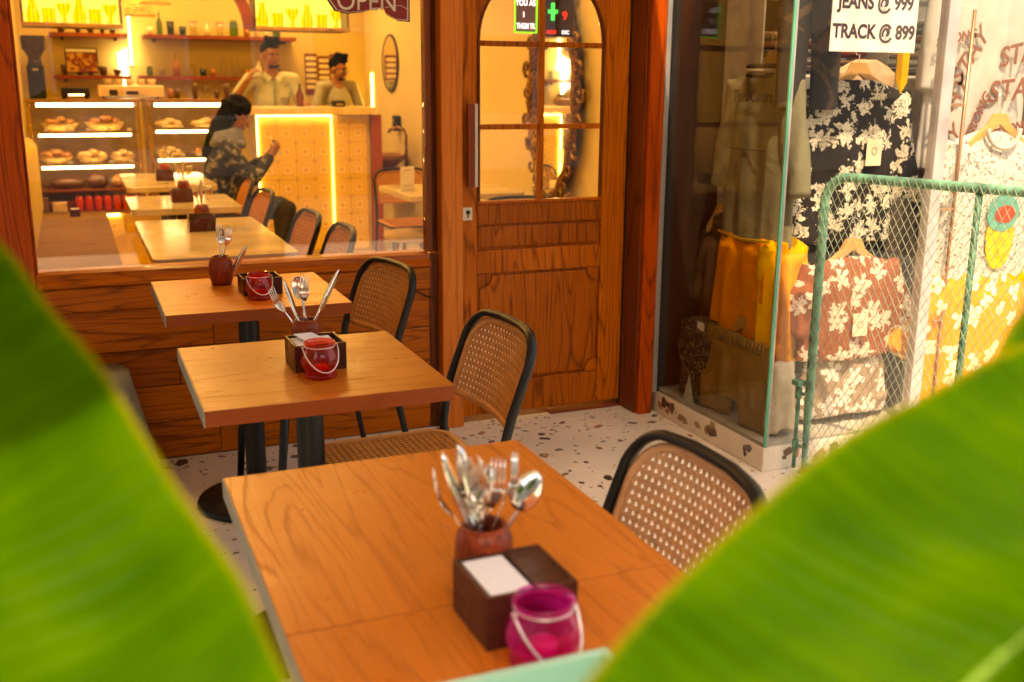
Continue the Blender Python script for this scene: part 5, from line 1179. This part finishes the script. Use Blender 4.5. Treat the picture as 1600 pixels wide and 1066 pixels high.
ph = thing('phone', 'pale mobile phone in the raised hand of the seated person', 'phone', (1.372, 3.755, .955), pi/2); o = build(MB().box(-.036, .036, -.004, .004, -.07, .07), 'phone_body', plain('pale phone shell', (.6, .62, .58), .2), ph, bevel=.003); o.rotation_euler = (-.5, 0, 0)
bt = thing('brown_bottle', 'dark brown bottle on the counter top in front of the standing man', 'bottle', (1.80, 4.95, 1.2125)); build(MB().lathe([(.033, 0), (.034, .09), (.013, .14), (.012, .175), (.001, .175)], n=16), 'glass_body', plain('brown bottle glass', (.15, .03, .015), .1), bt, smooth=True); build(MB().lathe([(.014, .1755), (.014, .185), (.001, .185)], n=12), 'cap', gold, bt)
ck = thing('black_holder', 'low black card machine on the counter by the shorter man', 'card machine', (2.1, 4.85, 1.2125)); box('body', blackm, ck, -.05, .05, -.06, .06, 0, .05, bevel=.012, world=False); box('keypad', steel, ck, -.03, .03, -.0625, -.0605, .01, .03, bevel=0, world=False)

# ================================================================== CLOTHES IN THE SHOP
def frame_side(y, z, x=2.45): return Matrix.Translation((x, y, z)) @ Matrix.Rotation(-pi/2, 4, 'Z')   # local -Y (front) looks to -X
def frame_front(x, z, y=-.80): return Matrix.Translation((x, y, z))
def hanger(name_label, o_, rz, w_=.38, drop=.075, hook=.05, th=.018, group='wooden clothes hangers'):
    t = thing('clothes_hanger', name_label, 'hanger', o_, rz, group)
    P = [(-w_/2, -drop-.02), (-w_/2, -drop+.012), (-.06, .0), (-.032, .045), (.032, .045), (.06, .0), (w_/2, -drop+.012), (w_/2, -drop-.02), (.045, -.028), (0, .002), (-.045, -.028)]
    build(MB().prism(P, 'Y', -th/2, th/2), 'shoulders', hangw, t, bevel=.003)
    build(MB().tube([(0, 0, .045), (0, 0, .075)] + [(-.022*cos(a)+.0, 0, .095+.03*sin(a)) for a in [-.9+i*.42 for i in range(11)]], .0022, 6), 'hook', steel, t, smooth=True)
    return t
def garment(name, label, cat, mat, o_, rz, kind, w_=.46, ln=.64, dp=.05, seed=0, group=None, sleeve=.22, sang=.55, fold=1.0, hem=1.0, vox=.0095, crotch=.2):
    """hanging clothes: soft closed shells merged into one cloth surface with vertical folds; local front is -Y"""
    t = thing(name, label, cat, o_, rz, group); mb = MB(); q = random.Random(seed); ph_ = [q.uniform(0, 6) for _ in range(6)]
    def ring(cx, cz, hw, hd, tilt=0, n=40, amp=0):
        R = []
        for k in range(n):
            a = 2*pi*k/n; x, y = cos(a)*hw, sin(a)*hd*(.55+.45*abs(sin(a)))
            y += amp*(sin(x*34+ph_[0]+cz*5)*.5+sin(x*61+ph_[1]-cz*7)*.35)*(1 if sin(a) < 0 else -1)*abs(sin(a))
            R.append((cx+x*cos(tilt), y, cz+x*sin(tilt)))
        return R
    if kind in ('tee', 'long', 'hoodie'):
        rows = []
        for i in range(18):
            u = i/17; z = -u*ln
            hw = (w_/2)*(.36+.64*min(1, (u*17/1.8)**.55 if u > 0 else 0)) if u < .12 else (w_/2)*(1-.04*sin(u*pi)+(hem-1)*u)
            rows.append(ring(0, z, hw, dp*(.45+.55*min(1, u*4)), 0, 44, .012*fold*min(1, u*3)))
        mb.loft(rows)
        for s_ in (-1, 1):
            L_ = sleeve; rows = []
            for i in range(9):
                u = i/8; c = V(s_*(w_/2-.085+sin(sang)*L_*u), 0, -.055-cos(sang)*L_*u); hw = (.09-.02*u) if kind == 'tee' else (.085-.035*u)
                tilt = (pi/2-sang)*0; d = V(s_*sin(sang), 0, -cos(sang)); nx = V(cos(sang), 0, s_*sin(sang))
                rows.append([tuple(c+nx*cos(a)*hw+V(0, 1, 0)*sin(a)*dp*.75+V(0, .006*fold*sin(a*3+u*9), 0)) for a in [2*pi*k/20 for k in range(20)]])
            mb.loft(rows)
        if kind == 'hoodie': mb.ball((0, .02, .02), (.13, .07, .09), 16, 10)
    elif kind == 'pants':
        rows = [ring(0, 0, w_*.40, dp*.6, 0, 40, .004), ring(0, -.045, w_*.40, dp*.65, 0, 40, .006)]
        for i in range(5): u = i/4; rows.append(ring(0, -.06-crotch*u, w_*(.42+.08*u), dp*(.9+.1*u), 0, 40, .014*fold))
        mb.loft(rows)
        for s_ in (-1, 1):
            rows = []
            for i in range(9): u = i/8; rows.append(ring(s_*w_*(.245+.01*u), -crotch-(ln-crotch)*u, w_*(.255-.05*u), dp*(.95-.2*u), 0, 30, .012*fold))
            mb.loft(rows)
    o = build(mb, 'cloth', mat, t, smooth=True, remesh=vox, smoothit=2)
    return t
rs = -pi/2
def side_pos(py_, z, x=2.47): return (x, py_, z)
# facing the side pane
gS = fabric('grey green shirt cloth', (.20, .17, .10), .1, .4, 7)
g1 = garment('hanging_shirt', 'grey green shirt with striped collar and gothic lettering, inside the side pane', 'shirt', gS, side_pos(-.60, 1.475, 2.46), rs, 'long', .46, .66, .055, 3, None, .42, .28)
for k in range(3): build(MB().tube([(cos(a)*.075, sin(a)*.05-.005, .012-.016*k) for a in [i*pi/12 for i in range(24)]], .010, 6, closed=True), 'collar_band', plain(['dark collar knit', 'cream collar knit'][k % 2], [(.05, .03, .02), (.6, .5, .36)][k % 2], .8), g1, smooth=True)
inkm = plain('dark brown print', (.05, .03, .02), .8)
text('Third Culture', .062, inkm, g1, (0.02, -.064, -.10), ext=.0006, shear=.1, world=False, bold=.0016, sx=.72)
build(MB().box(-.12, .12, -.066, -.062, -.30, -.297), 'seam', inkm, g1)
hanger('wooden hanger inside the striped collar of the grey green shirt', (2.50, -.60, 1.50), rs, .3)
g2 = garment('hanging_shorts', 'yellow shorts hung high inside the side pane, above the olive trousers', 'shorts', fabric('yellow orange cloth', (.88, .29, .004), .12, .4, 8), side_pos(-.62, .845, 2.44), rs, 'pants', .56, .46, .045, 5, crotch=.40, fold=1.4)
build(MB().tube([(-.17, -.05, -.0), (0, -.056, -.012), (.17, -.05, 0)], .006, 6), 'drawstring', fabric('yellow cord', (.8, .45, .03)), g2, smooth=True)
build(MB().box(.05, .17, -.062, -.055, -.24, -.10), 'pocket', MATS['yellow orange cloth'], g2, bevel=.004)
hanger('wooden hanger holding the yellow shorts', (2.44, -.63, .875), rs, .22, .05)
oliv = fabric('olive khaki cloth', (.30, .17, .045), .12, .5, 8)
g3 = garment('hanging_trousers', 'olive khaki trousers with gathered waist at the foot of the side pane', 'trousers', oliv, side_pos(-.64, .455, 2.385), rs, 'pants', .54, .35, .04, 8, crotch=.20, fold=1.5)
for i in range(18): build(MB().tube([(-.20+.0235*i, -.026, 0), (-.20+.0235*i, -.031, -.042)], .004, 5), 'waist_gather', oliv, g3, smooth=True)
hanger('small wooden hanger above the olive trousers', (2.40, -.65, .482), rs, .16, .04)
brn = fabric('dark brown hoodie cloth', (.085, .045, .022), .12, .5, 8)
g4 = garment('hanging_jacket', 'dark brown jacket hanging at the left inside the side pane', 'jacket', brn, side_pos(-.36, .84, 2.50), rs, 'hoodie', .36, .42, .05, 9, None, .3, .35)
hanger('wooden hanger in the dark brown jacket', (2.47, -.36, .90), rs, .22)
tgm = plain('black swing tag', (.02, .02, .02), .4)
for (o_, lab) in (((2.425, -.44, .745), 'black and white swing tag on the dark brown jacket'),):
    t = thing('price_tag', lab, 'tag', o_); box('tag_card', tgm, t, -.001, .001, -.02, .02, -.06, .0, bevel=0, world=False); box('label_patch', paper, t, -.0018, -.0011, -.016, .016, -.056, -.025, bevel=0, world=False); build(MB().tube([(0, 0, 0), (0, 0, .06)], .001, 4), 'string', blackm, t)
fur = speckle('black and gold sequin knit', (.02, .012, .008), (.34, .22, .12), 60, .56, .9, 2)
g5 = garment('hanging_blouse', 'black and gold speckled top standing at the lower left of the side pane', 'top', fur, side_pos(-.38, .46, 2.42), rs, 'tee', .38, .36, .06, 2, None, .16, .3, 2)
box('neck_label', paper, g5, -.025, .025, -.046, -.0445, -.045, -.01, bevel=0, world=False)
for k, (y, lab, hh) in enumerate(((-.245, 'white folded paper triangle at the left foot of the side pane', .12),)):
    t = thing('paper_triangle', lab, 'paper', (2.335, y-.13, .105)); build(MB().prism([(-.04, 0), (.04, 0), (.0, hh)], 'X', -.001, .001), 'card', plain('pale mint card', (.62, .68, .58), .7), t)
# facing the street
black_fl = printed('black cloth with cream leaf print', (.022, .016, .014), (.56, .48, .36), 13, 5, .5, .15, 'XZ', (.75, .66, .5), .9, .09)
fs = -.80
f1 = garment('hanging_shirt', 'black shirt with big cream leaves, wooden hanger, below the price sign', 'shirt', black_fl, (2.80, -.72, 1.44), 0, 'long', .50, .62, .07, 12, None, .5, .3, 1.6)
hanger('pale wooden hanger of the leaf printed shirt under the sign', (2.80, -.72, 1.46), 0, .34)
t = thing('price_tag', 'cream square tag hanging on the leaf printed shirt', 'tag', (2.84, -.80, 1.17)); box('tag_card', plain('cream card', (.75, .62, .42), .6), t, -.036, .036, -.001, .001, -.05, .05, world=False, bevel=0); build(MB().tube([(0, 0, .05), (-.01, 0, .13)], .001, 4), 'string', wire, t); build(MB().tube([(.012*cos(a), -.0018, .005+.014*sin(a)) for a in [i*pi/4 for i in range(8)]], .0012, 4, closed=True), 'print_ring', inkm, t)
dkt = speckle('black trouser cloth with worn patches', (.022, .016, .013), (.09, .055, .03), 9, .55)
f2 = garment('hanging_trousers', 'black trousers hanging to the left of the price sign', 'trousers', dkt, (2.52, -.78, 2.05), 0, 'pants', .30, .72, .05, 4)
f2b = garment('hanging_trousers', 'black leaf printed trousers below the leaf printed shirt, at the left', 'trousers', black_fl, (2.63, -.66, 1.10), 0, 'pants', .34, .62, .06, 14)
f3 = garment('hanging_jacket', 'dark grey brown jacket right of the leaf printed shirt, behind the mesh', 'jacket', fabric('dark taupe cloth', (.10, .07, .05), .1, .4, 8), (2.98, -.62, 1.08), 0, 'long', .40, .62, .06, 15, None, .5, .12)
brfl = printed('red brown cloth with cream blossoms', (.27, .07, .025), (.64, .56, .46), 11, 5, .5, .12, 'XZ', (.7, .6, .45), .8, .06)
f4 = garment('hanging_shirt', 'red brown shirt with cream blossoms behind the mesh gate', 'shirt', brfl, (2.76, -.82, .775), 0, 'tee', .46, .40, .06, 16, None, .26, .5, 1.3)
hanger('light wooden hanger of the red brown blossom shirt', (2.76, -.82, .80), 0, .3)
t = thing('price_tag', 'small printed tag hanging at the middle of the red brown blossom shirt', 'tag', (2.76, -.90, .52)); box('tag_card', plain('cream card', (.75, .62, .42), .6), t, -.035, .035, -.001, .001, -.045, .045, world=False, bevel=0); build(MB().tube([(.014*cos(a), -.0018, .014*sin(a)) for a in [i*pi/4 for i in range(8)]], .0012, 4, closed=True), 'print_ring', inkm, t)
f4b = garment('hanging_shorts', 'taupe shorts with white blossoms below the red brown shirt', 'shorts', printed('taupe cloth with white blossoms', (.33, .22, .15), (.66, .60, .52), 10, 5, .5, .15, 'XZ', (.8, .7, .6), .8, .06), (2.78, -.80, .40), 0, 'pants', .48, .27, .06, 17)
f5 = garment('hanging_shirt', 'mustard shirt hem beside the corner of the glass, below the grey green shirt', 'shirt', fabric('bright yellow cloth', (.72, .34, .008), .08, .4, 8), (2.48, -.76, .86), 0, 'tee', .22, .50, .05, 18, None, .12, .2)
f5c = garment('hanging_shirt', 'orange shirt sleeve half hidden behind the left pipe of the gate', 'shirt', fabric('orange brown cloth', (.55, .2, .03), .08, .4, 8), (2.60, -.70, .70), 0, 'tee', .2, .34, .05, 19, None, .1, .2)
bd = thing('culture_banner', 'dark grey banner with a large cream C and the word CULTURE', 'banner', (2.62, -.60, .66)); box('cloth', fabric('dark grey banner cloth', (.10, .075, .06), .05, .1), bd, -.14, .2, -.004, .004, -.28, .16, world=False)
text('C', .30, plain('cream print', (.75, .66, .54), .7), bd, (-.03, -.006, .0), ext=.0008, world=False, sx=.8); box('word_band', MATS['dark grey banner cloth'], bd, -.12, .1, -.0085, -.0072, -.005, .04, bevel=0, world=False); text('CULTURE', .035, MATS['cream print'], bd, (-.03, -.0095, .017), ext=.0005, world=False)
for z in (-.004, .039): box('band_line', MATS['cream print'], bd, -.12, .08, -.0105, -.009, z, z+.002, bevel=0, world=False)
whs = fabric('white shirt jersey', (.50, .45, .40), .05, .35, 6)
f6 = garment('hanging_shirt', 'white shirt printed with STAY STRONG at the upper right', 'shirt', whs, (3.42, -.70, 1.95), 0, 'long', .56, .86, .06, 20, None, .5, .12)
brown_ink = plain('brown print', (.22, .08, .05), .8)
for (s_, x, z, sz, rot_) in (('STAY', -.20, -.60, .10, .9), ('STA', .10, -.55, .12, .1), ('STAY', -.12, -.42, .10, 1.0), ('STRONG', -.05, -.66, .055, 1.15), ('STRONG', .14, -.70, .05, .25), ('STAY', -.20, -.78, .085, 1.0), ('STAY', .16, -.40, .11, .2), ('STRONG', -.2, -.35, .05, .2), ('STAY', .02, -.80, .08, 1.2)):
    text(s_, sz, brown_ink, f6, (x, -.072, z), (pi/2, 0, 0), .0006, shear=.2, world=False, bold=.0022).rotation_euler = (pi/2, -rot_, 0)
f7 = garment('hanging_shirt', 'white speckled T-shirt with round neck below the STAY STRONG shirt', 'shirt', speckle('white cloth with grey flecks', (.60, .54, .48), (.22, .18, .15), 70, .56), (3.42, -.82, 1.245), 0, 'tee', .56, .62, .06, 21, None, .25, .4)
build(MB().tube([(cos(a)*.085, -.062+.01*abs(cos(a)), .012+.085*sin(a)*.9) for a in [pi+i*pi/14 for i in range(15)]], .009, 6), 'neck_rib', whs, f7, smooth=True)
hanger('white curved hanger in the round neck of the speckled T-shirt', (3.42, -.84, 1.27), 0, .3)
# a plain patch in place of the cartoon print
pt_ = plain('yellow print patch', (.80, .50, .02), .7, vscale=30, var=.2)
build(MB().prism([(.02+.075*cos(a), -.42+.13*sin(a)) for a in [i*pi/10 for i in range(20)]], 'Y', -.0735, -.070), 'yellow_patch', pt_, f7); build(MB().prism([(.02+.085*cos(a), -.32+.075*sin(a)) for a in [i*pi/10 for i in range(20)]], 'Y', -.0765, -.0738), 'teal_patch', plain('teal print', (.10, .36, .28), .7), f7)
build(MB().prism([(.03+.055*cos(a), -.325+.036*sin(a)) for a in [i*pi/10 for i in range(20)]], 'Y', -.0790, -.0768), 'red_patch', plain('red print', (.5, .05, .02), .7), f7)
orf = printed('orange cloth with white rings and bars', (.80, .27, .006), (.80, .70, .5), 12, 3, .46, .35, 'XZ', (.9, .8, .6), .9, .03)
f8 = garment('hanging_shirt', 'orange shirt with white printed motifs behind the mesh at the right', 'shirt', orf, (3.40, -.84, .70), 0, 'tee', .56, .55, .07, 22, None, .34, .62, 1.3)
f9 = garment('hanging_trousers', 'dark narrow trousers between the blossom shirt and the cream post', 'trousers', fabric('dark brown trouser cloth', (.06, .04, .03)), (3.06, -.74, .98), 0, 'pants', .16, .86, .05, 23)
f10 = garment('hanging_shirt', 'tan shirt above the cream post, beside the folded piles', 'shirt', fabric('tan cloth', (.5, .3, .17), .1, .4), (2.98, -.55, 1.52), 0, 'long', .30, .5, .06, 24, None, .36, .1)
t = thing('yellow_card', 'plain yellow pointed card beside the lower right of the price sign', 'card', (2.885, -.86, 1.44)); build(MB().prism([(-.03, .11), (.03, .11), (.028, -.01), (.0, -.05), (-.028, 0)], 'Y', -.001, .001), 'card', MATS['bright yellow cloth'], t)
f12 = garment('hanging_trousers', 'stone coloured trousers just behind the corner of the glass', 'trousers', fabric('stone cloth', (.52, .42, .30)), (2.42, -.885, .40), 0, 'pants', .14, .28, .035, 26)
qh = random.Random(31); back = [('rust', (.30, .09, .04)), ('charcoal', (.05, .045, .045)), ('sand', (.42, .32, .2)), ('dark brown', (.09, .05, .03)), ('stone blue', (.2, .22, .24)), ('cream', (.5, .43, .34)), ('brick', (.34, .12, .07)), ('ash', (.25, .22, .19))]
for k in range(12):
    nm_, c_ = back[k % 8]; x_ = 2.72+k*.115; up_ = k % 2
    garment('hanging_shirt', '%s shirt edge on the crowded rail behind the front row, number %s from left' % (nm_, ORD[k]), 'shirt', fabric('%s rail cloth' % nm_, c_, .1, .4, 8) if k % 3 else printed('%s rail print' % nm_, c_, (.6, .5, .4), 12, 4, .45, .2), (x_, -.50+.03*up_, (1.42 if up_ else 1.10)+qh.uniform(-.03, .03)), .5+qh.uniform(-.3, .3), 'long', .20, qh.uniform(.5, .62), .04, 40+k, 'shirts on the crowded rail', .42, .1, vox=.012)
pr_ = thing('price_sign', 'white sign reading JEANS @ 999 TRACK @ 899 in the front pane', 'sign', (2.662, -.948, 1.66)); box('board', plain('cream sign card', (.82, .72, .64), .6), pr_, -.19, .19, -.0, .003, -.125, .20, world=False, bevel=0)
ik = plain('dark sign ink', (.05, .02, .03), .7)
text('JEANS @ 999', .066, ik, pr_, (0, -.001, .042), ext=.0004, world=False, bold=.0022, sx=.88); text('TRACK @ 899', .066, ik, pr_, (0, -.001, -.058), ext=.0004, world=False, bold=.0022, sx=.88)
cr = thing('clothes_rail', 'steel display rail behind the front pane', 'rail', (3.1, -.72, 2.1))
build(MB().tube([(2.36, -.72, 2.15), (6, -.72, 2.15)], .012, 10), 'rail', steel, cr, smooth=True, world=True)
lr = thing('brown_ladder_stand', 'thin brown upright stand with rungs right of the cream post', 'stand', (3.1, -.88, .1))
for x in (3.10, 3.19): build(MB().tube([(x, -.88, .106), (x, -.88, 1.7)], .007, 8), 'upright', plain('copper tube', (.42, .22, .12), .3, .6), lr, smooth=True, world=True)
for z in (.5, .95, 1.35): build(MB().tube([(3.10, -.88, z), (3.19, -.88, z)], .006, 8), 'rung', MATS['copper tube'], lr, world=True)
# folded piles on shelves at the back of the shop
fu = thing('folding_shelves', 'pale shelves stacked with folded clothes behind the hanging clothes', 'shelf', (3.5, .1, .1))
lam = plain('pale laminate', (.7, .6, .46), .5)
shz = [.18, .5, .82, 1.14, 1.46, 1.78, 2.1]
for z in shz: box('shelf_board', lam, fu, 2.36, 5.2, -.36+.0, -.141, z-.012, z) if False else box('shelf_board', lam, fu, 2.60, 5.2, -.40, -.141, z-.012, z)
for x in (2.59, 3.23, 3.88, 4.53, 5.2): box('upright', lam, fu, x-.01, x, -.40, -.141, .106, 2.4)
qf = random.Random(21); fcols = [((.62, .50, .34), 'sand'), ((.75, .68, .56), 'cream'), ((.40, .22, .12), 'brown'), ((.30, .26, .2), 'grey'), ((.55, .3, .14), 'tan'), ((.66, .46, .25), 'camel'), ((.12, .08, .07), 'dark'), ((.45, .1, .06), 'rust')]
fm = [fabric('folded %s cloth' % n, c, .12, .4, 20) for c, n in fcols]
folded = {}
def fold_mesh(h_):
    mb = MB(); R = []
    for i in range(7):
        u = i/6*2-1; R.append([(u*.115, (-.10+.008*cos(a)*h_*20) if False else cos(a)*.11*(1 if abs(cos(a)) > .99 else 1), sin(a)*h_/2*(.8+.2*abs(cos(a)))+h_/2+.0015*sin(u*7+a)) for a in [2*pi*k/12 for k in range(12)]])
    return mb.loft(R)
for k in range(8):
    o = build(fold_mesh(.034), 'folded_garment', fm[k], None, smooth=True); folded[k] = o.data; bpy.data.objects.remove(o)
ordn = ['lowest', 'second', 'third', 'fourth', 'fifth', 'sixth', 'topmost']
for bi_, x0 in enumerate((2.74, 3.0, 3.37, 3.62, 4.02, 4.28)):
    for si, z in enumerate(shz[:6]):
        n = qf.choice((4, 5, 6, 7)); 
        for j in range(n):
            c = qf.randrange(8); o = bpy.data.objects.new('folded_garment', folded[c]); COL.objects.link(o)
            o.location = (x0+qf.uniform(-.008, .008), -.28+qf.uniform(-.008, .008), z+.001+j*.0345); o.rotation_euler = (0, 0, qf.uniform(-.05, .05))
            tag(o, '%s folded garment, %s of its pile, %s shelf, pile column %s from left' % (fcols[c][1], ordn[j] if j < n-1 else 'topmost', ['bottom', 'second', 'third', 'fourth', 'fifth', 'sixth'][si], ['first', 'second', 'third', 'fourth', 'fifth', 'sixth'][bi_]), 'folded clothes', 'folded clothes on the shop shelves')
